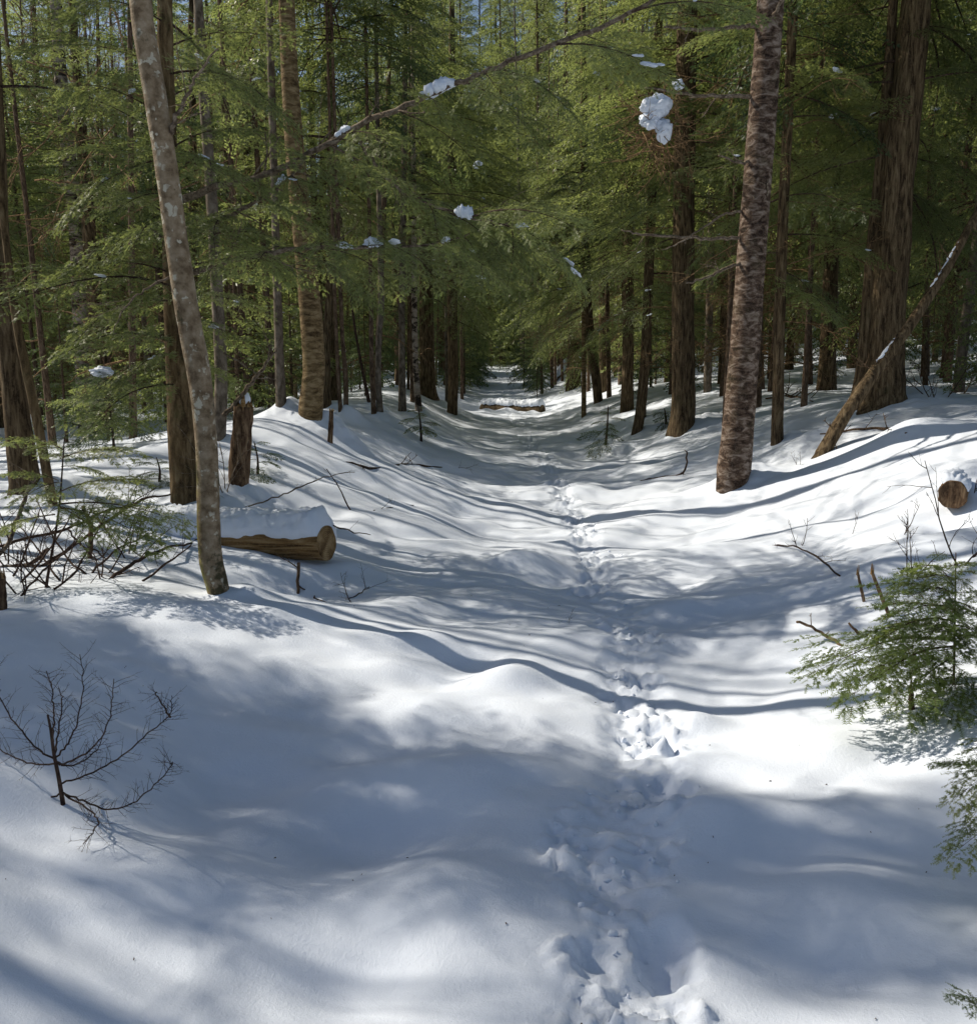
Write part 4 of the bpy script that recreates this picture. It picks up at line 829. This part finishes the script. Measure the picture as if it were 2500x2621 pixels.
for k, (px, py, hh, n) in enumerate([(60, 1520, .75, 3), (150, 1500, .6, 3), (255, 1470, .7, 3), (330, 1425, .6, 3), (20, 1440, .9, 3), (390, 1420, .5, 2)]):
    shrub('wiry dark dead twigs sprouting through the tangle beside the fallen log', px, py, hh, n, 120 + k, 1.1, .006, group='dead twigs in the tangle beside the log', up=.1, name='dead_twigs')
for k in range(9):
    rr_ = random.Random(300 + k); px = rr_.uniform(-20, 380); py = rr_.uniform(1440, 1530); yb = gy(px, py); dx = rr_.choice((-1, 1)) * rr_.uniform(60, 200)
    branch('dead_branch', 'thin black branch crossing the tangle beside the fallen log', [(px, py, yb), (px + dx * .5, py - rr_.uniform(40, 90), yb + .15), (px + dx, py - rr_.uniform(90, 210), yb + .35)], [6, 5, 3], TWIG, 5, 300 + k, 'thin branches crossing the tangle', .3, levels=2)
# the leafless little larch in the left foreground
def bare_sapling():
    b = hit(162, 2062); t = thing('bare_sapling', b, 'leafless brown sapling with upswept branches alone on the near snow', 'sapling'); rng = np.random.default_rng(77)
    u = b[1] / F / math.cos(PITCH) * 1.0; s = mpp(b)
    def W(px, py, dy=0): return at(px, py, b[1] + dy) - b
    mb = MB(); P = spline([W(165, 2085), W(160, 2050), W(150, 1990), W(138, 1930), W(130, 1870), (W(122, 1830))], 6); mb.tube(P, np.linspace(.009, .0035, len(P)), 8); put('stem', mb.mesh('stem', [TWIG]), t)
    arms = [([(140, 1945), (175, 1900), (200, 1840), (212, 1760), (205, 1675)], .10), ([(138, 1945), (90, 1910), (40, 1850), (-10, 1770), (-40, 1700)], -.08), ([(135, 1900), (138, 1840), (135, 1780), (120, 1715)], -.15),
            ([(150, 1960), (220, 1930), (265, 1880), (285, 1810), (290, 1738)], -.12), ([(160, 2005), (230, 1980), (310, 1935), (390, 1870), (435, 1830), (440, 1780)], .12), ([(435, 1835), (420, 1810), (400, 1780), (400, 1772)], .12),
            ([(162, 2030), (220, 2055), (280, 2072), (340, 2055), (395, 2010), (435, 1965), (442, 1950)], -.10), ([(160, 2030), (110, 2045), (40, 2048), (-40, 2020)], .12), ([(148, 1955), (80, 1955), (20, 1930), (-40, 1890)], .15), ([(165, 2035), (230, 2075), (250, 2110), (215, 2160)], -.25),
            ([(140, 1930), (150, 1870), (160, 1800), (150, 1760)], .2), ([(145, 1950), (180, 1960), (240, 1930), (270, 1870)], .25)]
    for k, (pp, dy) in enumerate(arms):
        Q = spline([W(x, y, dy * i / (len(pp) - 1)) for i, (x, y) in enumerate(pp)], 6); r = np.linspace(.0036, .0013, len(Q)); mb = MB(); mb.tube(Q + rng.normal(0, .002, Q.shape), r, 5)
        for j in range(3, len(Q) - 1):
            for sg in (-1, 1):
                if rng.random() < .28: continue
                td = Q[j + 1] - Q[j]; td /= np.linalg.norm(td); side = np.cross(td, [rng.normal(0, .5), -1, rng.normal(0, .5)]) * sg; side /= np.linalg.norm(side)
                twiggy(mb, Q[j], td * .7 + side * .8, rng.uniform(.03, .095), .0010, rng, 1, 0, 3, .25, 3)
        put('branch', mb.mesh('branch', [TWIG]), t)
bare_sapling()

# ------------------------------------------------------------------ saplings with needles
def sapling(name, label, px, py, stem_px, R, n, needles, seed, pitch=(-.35, .25), u0=.25, group=None, L=None, stem_w=10):
    b = hit(px, py); top = at(stem_px[0], stem_px[1], b[1]); t = thing(name, b, label, 'sapling', group)
    P = spline([b - [0, 0, .15], b, b + (top - b) * .5 + [.01, .02, 0], top], 6); mb = MB(); mb.tube(P - b, np.linspace(1, .25, len(P)) * stem_w / 2 * mpp(b), 7); put('stem', mb.mesh('stem', [TWIG]), t)
    ring_boughs(t, b, b + (top - b) * u0, top, n, R, needles, seed, pitch, L); return t, b, top
# green sapling at the right edge
t, b, top = sapling('hemlock_sapling', 'green young hemlock with drooping needle sprays beside the bare twig stubs', 2440, 1755, (2446, 1415), .5, 10, NEEDLE_MID, 5, (-.25, .15), .35)
for k, (a, e, da, db) in enumerate([((2440, 1640), (2050, 1720), 0, -.25), ((2440, 1655), (2160, 1790), 0, -.35), ((2440, 1560), (2280, 1590), 0, -.3), ((2440, 1480), (2310, 1500), 0, -.2), ((2440, 1520), (2290, 1540), 0, -.35), ((2440, 1680), (2300, 1825), 0, -.4), ((2470, 1720), (2420, 1830), 0, -.3), ((2440, 1610), (2330, 1660), 0, -.4), ((2440, 1600), (2560, 1680), 0, -.4), ((2440, 1660), (2250, 1740), 0, -.15), ((2460, 1560), (2560, 1500), 0, -.2), ((2440, 1500), (2360, 1440), 0, -.3), ((2440, 1540), (2520, 1620), 0, -.4), ((2440, 1590), (2240, 1640), 0, -.3)]):
    bough(t, b, (*a, b[1] + da), (*e, b[1] + db), NEEDLE_MID, k, random.Random(k + 9).uniform(-.3, .3))
stub(2333, 1815, (2331, 1765), 15, 'short cut brown stub under the drooping sprays of the green hemlock sapling', 8)
t, b, top = sapling('hemlock_sapling', 'young hemlock leaning in beside the trail with only its spray tips in view', 2640, 2300, (2620, 1900), .5, 6, NEEDLE, 6, (-.2, .1), .4)
for k, (a, e) in enumerate([((2630, 1930), (2425, 2060)), ((2630, 1960), (2470, 2110)), ((2630, 1900), (2460, 1940))]): bough(t, b, (*a, b[1]), (*e, b[1] - .05), NEEDLE, k)
t, b, top = sapling('spruce_seedling', 'tiny spruce tip poking in low over the near lit snow', 2600, 2700, (2590, 2500), .22, 5, NEEDLE_DARK, 7, (-.1, .4), .3, L=.5)
bough(t, b, (2600, 2650, b[1]), (2436, 2545, b[1]), NEEDLE_DARK, 1, L=.5)
# half-bare sapling in the left tangle
t, b, top = sapling('sparse_hemlock_sapling', 'thin-stemmed sparse young hemlock standing in the tangle of dead branches', 118, 1505, (165, 1120), .6, 7, NEEDLE, 8, (-.2, .1), .45, stem_w=11)
for k, (a, e, db) in enumerate([((150, 1260), (370, 1235), -.1), ((150, 1290), (500, 1345), .1), ((150, 1300), (425, 1400), -.1), ((160, 1170), (360, 1160), 0), ((150, 1230), (0, 1210), 0), ((160, 1150), (20, 1130), .2)]): bough(t, b, (*a, b[1]), (*e, b[1] + db), NEEDLE, k, .2)
sapling('hemlock_seedling', 'half-bare hemlock seedling on the left bank below the row of trunks', 1078, 1130, (1070, 1040), .55, 9, NEEDLE, 12, (-.2, .2), .3)
sapling('hemlock_seedling', 'bare little hemlock with dark drooping skirt on the right bank of the trail', 1550, 1138, (1556, 1040), .6, 10, NEEDLE_DARK, 13, (-.4, .3), .15)
sapling('hemlock_seedling', 'small dark hemlock seedling in the snow left of the mossy hemlock', 408, 1235, (400, 1170), .4, 9, NEEDLE_DARK, 14, (-.2, .4), .1)
sapling('hemlock_seedling', 'low dark seedling peeking out behind the broken snag', 660, 1215, (650, 1130), .45, 8, NEEDLE_DARK, 15, (-.3, .3), .1)
sapling('hemlock_seedling', 'drooping seedling at the foot of the straight dark-barked hemlock', 1705, 1085, (1700, 1045), .5, 8, NEEDLE_DARK, 16, (-.6, .1), .3)

# ------------------------------------------------------------------ the woods on both sides
TR = {'hem': unit_trunk(1, [HEM]), 'hem2': unit_trunk(2, [HEM]), 'spr': unit_trunk(3, [SPRUCE], bend=.05), 'gry': unit_trunk(4, [GREY], bend=.25)}
def wood_tree(kind, x, y, h, seed, label, group, zb=None, name=None, ws=1.0):
    rnd = random.Random(seed); z = float(land(x, y)) - .02
    s = h / 14.0; rw = rnd.uniform(.75, 1.25) * (.75 + .25 * s)
    t = thing(name or {'hem': 'hemlock_tree', 'hem2': 'hemlock_tree', 'spr': 'spruce_tree', 'gry': 'maple_tree'}[kind], (x, y, z), label, 'tree', group)
    if kind == 'spr': rw *= .62
    if kind == 'gry': rw *= .7
    rz = rnd.uniform(0, 6.28)
    put('trunk', TR[kind], t, (0, 0, 0), (rnd.uniform(-.03, .03), rnd.uniform(-.03, .03), rz), (rw, rw, s))
    zb = zb if zb is not None else rnd.uniform(2.2, 5.0)
    if kind == 'gry': put('crown', BARE[0], t, (0, 0, h * .5), (0, 0, rz), (s * .8, s * .8, s))
    else:
        c = CROWNS[3] if kind == 'spr' else CROWNS[rnd.randrange(3)]; w = rnd.uniform(.8, 1.15) * (.75 if kind == 'spr' else 1) * (1.5 if y > 48 else 1.15) * ws
        if y > 46: put('crown', FAR[rnd.randrange(2)], t, (0, 0, zb), (0, 0, rnd.uniform(0, 6.28)), (w * .6, w * .6, (h - zb) / 20.0))
        else: put('crown', c, t, (0, 0, zb), (0, 0, rnd.uniform(0, 6.28)), (w, w, (h - zb) / 9.0))
        if rnd.random() < .6 and y < 40: put('dead_limbs', DEADL[rnd.randrange(2)], t, (0, 0, .9), (0, 0, rnd.uniform(0, 6)), (1, 1, max(.4, (zb - .5) / 5)))
    return t
def young_tree(x, y, h, seed, label, group):
    rnd = random.Random(seed); z = float(land(x, y)) - .02; k = rnd.randrange(2)
    t = thing('young_hemlock', (x, y, z), label, 'tree', group); s = h / 3.4
    put('trunk', TR['spr'], t, (0, 0, 0), (0, 0, rnd.uniform(0, 6)), (.22 * s, .22 * s, h / 14))
    put('crown', YOUNG[k], t, (0, 0, .12 * h), (0, 0, rnd.uniform(0, 6)), (s, s, s * .95))
# places in the open that stay free of crowns because the sun comes through there
SXp, SYp = -LY, LX                                    # across-the-sun axis
def sun_s(x, y): return x * SXp + y * SYp
def in_lit_gap(x, y):
    s = sun_s(x, y); return x < -1.5 and s < 11.2
rnd = random.Random(12); placed = list(NAMED); nw = 0
def free(x, y, dmin): return all((x - a) ** 2 + (y - b) ** 2 > dmin * dmin for a, b in placed)
WOODS = {('L', 'hem'): ('dark hemlock standing in the woods left of the snowy trail', 'hemlocks in the woods left of the trail'), ('R', 'hem'): ('dark hemlock standing in the woods up the slope right of the trail', 'hemlocks in the woods right of the trail'),
         ('L', 'spr'): ('slim spruce with dead lower twigs in the woods left of the trail', 'spruces in the woods left of the trail'), ('R', 'spr'): ('slim spruce with dead lower twigs in the woods right of the trail', 'spruces in the woods right of the trail'),
         ('L', 'gry'): ('bare grey maple in the woods left of the trail', 'bare maples in the woods left of the trail'), ('R', 'gry'): ('bare grey maple in the woods right of the trail', 'bare maples in the woods right of the trail')}
def try_tree(ymin, ymax, dmin, hmin, hmax, zlo, zhi, n, tries=4000):
    global nw
    c = 0
    for k in range(int(tries)):
        if c >= n: break
        y = rnd.uniform(ymin ** 1.0, ymax); half = .56 * y + 2.5; x = rnd.uniform(-half, half)
        if (abs(x - float(centre(y))) < (2.4 if y < 18 else 2.0) and y < 62) or in_lit_gap(x, y) or (y < 17.5 and .14 < x / y < .47) or (-12 < x < -1.5 and y < 48 and rnd.random() < .7) or (-24 < x < -1.5 and 46 < y < 82 and rnd.random() < .72) or not free(x, y, dmin): continue
        kind = rnd.choices(['hem', 'hem2', 'spr', 'gry'], [4, 4, 5, 1])[0]; hx = 0 if -9 < x < .7 else (1 if x < 0 and y < 32 else 4)
        sd = 'L' if x < 0.7 else 'R'; kk = 'hem' if kind == 'hem2' else kind
        zb = rnd.uniform(zlo, zhi)
        wood_tree(kind, x, y, rnd.uniform(hmin, hmax) + hx, 1000 + nw, *WOODS[(sd, kk)], zb=zb); placed.append((x, y)); nw += 1; c += 1
try_tree(10, 24, 1.6, 8, 12, 1.8, 4.2, 42)
try_tree(24, 48, 2.0, 9, 13, 1.2, 3.5, 95)
try_tree(48, 100, 2.2, 18, 26, .6, 2.5, 120)
ny = 0
for k in range(3000):
    if ny >= 230: break
    y = rnd.uniform(11, 66); half = .54 * y; x = rnd.uniform(-half, half)
    if (abs(x - float(centre(y))) < 2.4 and y < 58) or (in_lit_gap(x, y) and sun_s(x, y) < 9.5) or (y < 17.5 and .14 < x / y < .47) or not free(x, y, 1.0): continue
    sd = x < .7
    young_tree(x, y, rnd.uniform(1.6, 3.8), 3000 + ny, 'bushy young hemlock in the understory %s of the trail' % ('left' if sd else 'right'), 'young hemlocks %s of the trail' % ('left' if sd else 'right')); placed.append((x, y)); ny += 1
for (px, py, h, lab) in [(1222, 985, 2.6, 'dark bushy young spruce crowding the trail on its left side beyond the fallen trunk'), (1340, 990, 2.4, 'sunlit yellow-green young hemlock crowding the right side of the far trail'), (1365, 995, 1.9, 'low young hemlock next to the sunlit one by the fallen trunk')]:
    b = hit(px, py); young_tree(b[0], b[1], h * 1.3, int(px), lab, None)

for k in range(26):
    y = 37 + k * .95; sg = -1 if k % 2 else 1; x = float(centre(y)) + sg * rnd.uniform(1.25, 1.9)
    young_tree(x, y, rnd.uniform(2.2, 4.2), 4000 + k, 'young hemlock crowding the edge of the narrow far trail', 'young hemlocks crowding the far trail')
for k, (x, y) in enumerate([(1.0, 84), (-2.2, 86), (3.8, 80), (2.4, 88), (-.7, 90), (-4.5, 88), (5.5, 84), (.8, 95), (-3, 96), (4.6, 94), (-7, 92), (8, 88)]):
    wood_tree('hem', x, y, 36 + k % 4, 4500 + k, 'tall hemlock closing off the far end of the trail', 'hemlocks closing off the far end of the trail', zb=2.0)
npole = 0
for k in range(3000):
    if npole >= 80: break
    y = rnd.uniform(11, 40); half = .54 * y; x = rnd.uniform(-half, half)
    if abs(x - float(centre(y))) < 2.3 or (in_lit_gap(x, y) and y < 11) or not free(x, y, .9): continue
    h = rnd.uniform(8, 13); t = thing('dead_pole', (x, y, float(land(x, y)) - .02), 'thin dark dead pole bristling with brown twigs in the woods %s of the trail' % ('left' if x < .7 else 'right'), 'tree', 'thin dead poles %s of the trail' % ('left' if x < .7 else 'right'))
    w = rnd.uniform(.25, .5); put('trunk', TR['spr'], t, (0, 0, 0), (rnd.uniform(-.06, .06), rnd.uniform(-.06, .06), rnd.uniform(0, 6)), (w, w, h / 14))
    put('dead_limbs', DEADL[rnd.randrange(2)], t, (0, 0, .6), (0, 0, rnd.uniform(0, 6)), (.9, .9, h / 5.6)); placed.append((x, y)); npole += 1
for k, (x, y) in enumerate([(3.5, 29.5), (3.0, 35.5), (3.3, 43.5), (-2.2, 46)]):
    wood_tree('hem2', x, y, 18.5 + k, 4700 + k, 'tall hemlock whose boughs reach over the far trail', 'tall hemlocks reaching over the far trail', zb=4.0)
# unseen trees added beside and behind the camera to shade the near snow
def upsun(sv, x): return x, (sv - x * SXp) / SYp
for k, (sv, x, h, zb) in enumerate(((3.1, -4.6, 9, 2.4), (2.8, -5.9, 11, 2.6), (3.3, -7.2, 12, 3.5), (2.9, -8.8, 14, 4), (3.3, -10.6, 15, 5), (2.8, -12.6, 17, 6), (3.3, -15, 19, 7))):
    x, y = upsun(sv, x); wood_tree('hem' if k % 2 else 'spr', x, y, h, 5500 + k, 'narrow unseen tree added to shade a strip of the near snow', 'narrow unseen trees added to shade the near snow', zb=zb, ws=.5 if k % 2 else .75)
SHADE = [(*upsun(2.4, -18), 20, 7, 'spr'), (*upsun(1.4, -20), 22, 8, 'hem'), (*upsun(2.4, -24), 25, 12, 'spr'), (*upsun(0.5, -14), 17, 6, 'spr'), (*upsun(-0.5, -9), 13, 4, 'hem2'), (*upsun(0.6, -27), 27, 14, 'hem2'), (*upsun(1.9, -29), 29, 13, 'hem'), (*upsun(2.9, -27), 27, 13, 'spr'),
         (*upsun(11.9, -9.5), 13, 4, 'hem'), (*upsun(12.6, -14), 15, 5, 'hem2'),
         (*upsun(5.2, -9), 11, 6, 'gry'), (*upsun(6.6, -12), 13, 6, 'gry'), (*upsun(2.6, -7.5), 11, 5, 'gry'), (*upsun(2.0, -11), 12, 5, 'gry'), (*upsun(7.6, -15), 15, 7, 'gry'),
         (-4.5, -3.5, 13, 4, 'hem'), (5.5, -2, 13, 4, 'hem'), (7.0, 3.2, 12, 4, 'spr'), (5.2, .5, 12, 6, 'gry'), (9.0, 6.0, 14, 4, 'hem2')]
for k, (sv, x, h) in enumerate(((4.75, -4.4, 9), (5.05, -6.5, 10), (5.5, -5.0, 9), (5.75, -8, 11), (6.25, -6.4, 10), (6.7, -7.6, 10), (7.15, -9.5, 12), (7.5, -6.6, 10), (8.0, -8.4, 11), (8.3, -10, 12), (8.8, -7.2, 10), (9.1, -9, 11), (3.0, -6.2, 10), (1.6, -7, 11))):  # poles added out of view so their stems streak the lit snow with shadow
    x, y = upsun(sv, x); t = thing('dead_pole', (x, y, float(land(x, y)) - .02), 'thin bare dead pole added out of view for its shadow streak', 'tree', 'bare dead poles added out of view for shadow streaks')
    w = .35 + .06 * (k % 5); put('trunk', TR['spr'], t, (0, 0, 0), (0, 0, k), (w, w, h / 14)); put('dead_limbs', DEADL[k % 2], t, (0, 0, 1.0), (0, 0, k * 2.), (.5, .5, h / 6.5))
for k, (x, y, h, zb, kind) in enumerate(SHADE):  # added shade casters, all out of view
    wood_tree(kind, x, y, h, 5000 + k, 'unseen tree added beside the near end of the trail for its shade', 'unseen trees added for shade on the near trail', zb=zb)

# ------------------------------------------------------------------ snow caught in the branches
def clump(label, px, py, Y, w, h, seed, amp=.3):
    p = at(px, py, Y); s = mpp(p); me = lump_mesh(1.0, seed, (w / 2 * s, w / 2.6 * s, h / 2 * s), 4, .75, None, 1.3); me.name = 'snow_clump'
    for v in me.vertices: v.co.z = v.co.z if v.co.z > -.2 * h / 2 * s else -.2 * h / 2 * s + .25 * (v.co.z + .2 * h / 2 * s)
    put('snow_clump', me, None, tuple(p), label=label, cat='snow')
def on_limb(label, k, px, w, h, seed):
    Q = LQ[k]; pr = [(CX + F * q[0] / (q[1] * math.cos(PITCH) - (q[2] - CAMZ) * math.sin(PITCH))) for q in Q]; q = Q[int(np.argmin(np.abs(np.array(pr) - px)))]
    s = mpp(q); j = int(np.argmin(np.abs(np.array(pr) - px))); td = Q[min(j + 1, len(Q) - 1)] - Q[max(j - 1, 0)]; td /= np.linalg.norm(td); rng = np.random.default_rng(seed + 900); mb = MB()
    for i in range(9):
        u = (i - 4) / 4.0; hh = h * s * (.30 + .34 * (1 - u * u)) * rng.uniform(.6, 1.1); V, f = lump_arr(int(rng.integers(0, 90)))
        c = td * u * w * s * .40 + [rng.normal(0, .03 * w * s), rng.normal(0, .09 * w * s), hh * .42 + .02 * h * s]; mb.raw(V * [w * s * .17 * rng.uniform(.8, 1.4), w * s * .17 * rng.uniform(.8, 1.3), hh * .62] + c, None, f)
    me = mb.mesh('snow_clump', [SNOW]); put('snow_clump', me, None, tuple(float(k_) for k_ in q), label=label, cat='snow')
on_limb('largest clump of snow resting on the long limb over the trail', 0, 1125, 92, 56, 1)
on_limb('round snow clump halfway along the long limb over the trail', 0, 876, 42, 36, 2)
on_limb('small snow clump on the short middle limb by the leaning beech', 2, 724, 30, 28, 3)
on_limb('lumpy snow clump on the flat low limb', 1, 950, 44, 40, 4)
on_limb('thin snow strip along the flat low limb', 1, 880, 54, 20, 5)
on_limb('snow tuft near the tip of the flat low limb', 1, 1140, 24, 26, 6)
on_limb('tall ragged snow clump on the drooping limb over the trail', 3, 1186, 44, 58, 7)
on_limb('little snow pad near the tip of the drooping limb', 3, 1330, 34, 20, 8)
# root-like ball of twigs holding snow on the straight hemlock
def witch_broom():
    c = at(1690, 320, 10.6); t = thing('snowy_branch_tangle', c, 'tangled brown twig mass hung with snow against the straight hemlock', 'branch tangle'); rng = np.random.default_rng(5)
    for k in range(80):
        mb = MB(); q = rng.normal(0, .1, 3) * [1, .8, 1.6]; twiggy(mb, q, rng.normal(0, 1, 3) + [0, 0, -.6], rng.uniform(.25, .65), .007, rng, 1, 0, 4, .35, 5); put('twig', mb.mesh('twig', [BROWN]), t)
    for k, (px, py, w, h) in enumerate([(1680, 275, 70, 60), (1700, 330, 50, 60), (1665, 310, 60, 40), (1735, 215, 30, 30)]):
        p = at(px, py, 10.4); s = mpp(p); put('snow_clump', lump_mesh(1.0, 40 + k, (w / 2.2 * s, w / 2.9 * s, h / 2.2 * s), 4, .6, None, 1.4), t, tuple(p - c))
witch_broom()

# little pads of snow left on the boughs
PADS = []
for k in range(5):
    mb = MB(); rng = np.random.default_rng(600 + k)
    for i in range(4):
        V, f = lump_arr(int(rng.integers(0, 90))); mb.raw(V * [.05, .04, .016] * rng.uniform(.5, 1.1) + [rng.normal(0, .04), rng.normal(0, .03), .012], None, f)
    PADS.append(mb.mesh('snow_pad', [SNOW]))
rnd = random.Random(77)
for o in [o for o in COL.objects if o.name.startswith('bough') and o.parent is not None and o.parent.get('category') == 'tree']:
    if rnd.random() > .45: continue
    me = o.data; ex = max(v.co.x for v in me.vertices[:9 * 4]); n_ = rnd.choice((1, 1, 2, 3))
    for j in range(n_):
        v = me.vertices[4 * rnd.randrange(3, 8)].co; sc = rnd.uniform(.3, .8) / o.matrix_local.to_scale()[0]
        p = put('snow_pad', PADS[rnd.randrange(5)], o, (v.x, v.y + rnd.uniform(-.06, .06), v.z + .004), (0, 0, rnd.uniform(0, 6)), (sc, sc, sc))
# dark young spruce with a cushion of snow
t, b, top = sapling('dark_spruce', 'dark young spruce with a cushion of snow on its top, left of the mossy hemlock', 292, 1150, (262, 935), .75, 18, NEEDLE_DARK, 31, (-.3, .2), .2)
me = lump_mesh(1.0, 9, (.11, .085, .05), 4, .6, None, 1.6); put('snow_cap', me, t, tuple((top - b) * .93 + np.array([0, -.03, .0])))
ring_boughs(t, b, b + (top - b) * .8, b + (top - b) * .99, 9, .42, NEEDLE_DARK, 33, (-.05, .1))
# ------------------------------------------------------------------ the snow itself
def axis_x():
    xs = list(np.arange(-.45, 1.75, .015)); s = .03; x = xs[0]; L = []
    while x > -75: 
        x -= s; L.append(x); s = s if x > -3.6 else s * 1.06
    s = .03; x = xs[-1]; R = []
    while x < 75:
        x += s; R.append(x); s = s if x < 4.2 else s * 1.06
    return np.array(L[::-1] + xs + R)
def axis_y():
    ys = [-30, -20, -14, -10, -7, -5, -3.5, -2.5, -1.6, -1, -.5, -.1, .2, .5, .8, 1.0, 1.15, 1.3]; y = 1.4; s = .014
    while y < 150:
        ys.append(y); s = .014 if y < 4 else (.02 if y < 7 else (.03 if y < 13 else s * 1.02)); y += s
    return np.array(ys)
X, Yg = np.meshgrid(axis_x(), axis_y()); ny_, nx_ = X.shape
Z = ground(X, Yg)
for (tx, ty, r, a) in TRUNK_MOUNDS:
    sel = (np.abs(X - tx) < 4 * r) & (np.abs(Yg - ty) < 4 * r)
    q = np.sqrt((X[sel] - tx - .55 * r) ** 2 + (Yg[sel] - ty - .4 * r) ** 2); Z[sel] += 1.6 * a * np.exp(-(q / r) ** 2) * (1 + .3 * fbm(X[sel] * 8, Yg[sel] * 8, 2, 4))
near = (np.abs(X - centre(Yg)) < 1.6) & (Yg > 1) & (Yg < 32)
Z[near] += churn(X[near], Yg[near])
i, j = np.meshgrid(np.arange(ny_ - 1), np.arange(nx_ - 1), indexing='ij')
mb = MB(); mb.raw(np.stack([X, Yg, Z], -1).reshape(-1, 3), np.stack([i * nx_ + j, i * nx_ + j + 1, (i + 1) * nx_ + j + 1, (i + 1) * nx_ + j], -1).reshape(-1, 4))
put('snow_ground', mb.mesh('snow_ground', [SNOW]), kind='structure', label='snow-covered ground with a sunken trodden trail')
# loose clods kicked up along the boot holes
rng = np.random.default_rng(2); mb = MB()
for k in range(160):
    h = HOLES[rng.integers(0, 26)]; a = rng.uniform(0, 6.28); q = rng.uniform(.3, 1.25); x = h[0] + math.cos(a) * h[2] * q; y = h[1] + math.sin(a) * h[3] * q
    z = float(ground(x, y)) + float(churn(np.array([x]), np.array([y]))[0]); s = .0025 + .011 * rng.random() ** 3
    V = lump_arr(int(rng.integers(0, 60))); mb.raw(V[0] * s * rng.uniform(.6, 1.4, 3) + [x, y, z + s * .35], None, V[1])
put('snow_clods', mb.mesh('snow_clods', [SNOW]), kind='stuff', label='loose snow clods kicked up along the boot holes')

# needles, bark flakes and bits of twig scattered on the snow
rng = np.random.default_rng(9); mb = MB()
for k in range(130):
    y = 1.6 + 14 * rng.random() ** 1.6; x = rng.uniform(-.55, .55) * y; z = float(ground(x, y)); a = rng.uniform(0, 6.28); l = rng.uniform(.0018, .005) * (1 if rng.random() < .93 else 2.5)
    d = np.array([math.cos(a), math.sin(a), 0]); e = np.array([-math.sin(a), math.cos(a), 0]) * l * .3; c = np.array([x, y, z + .002])
    mb.raw([c - d * l - e, c + d * l - e, c + d * l + e + [0, 0, .003], c - d * l + e, c + [0, 0, .004]], None, [[0, 1, 4], [1, 2, 4], [2, 3, 4], [3, 0, 4]])
put('forest_litter', mb.mesh('forest_litter', [TWIG], False), kind='stuff', label='scattered dark needles and bark flakes on the snow')
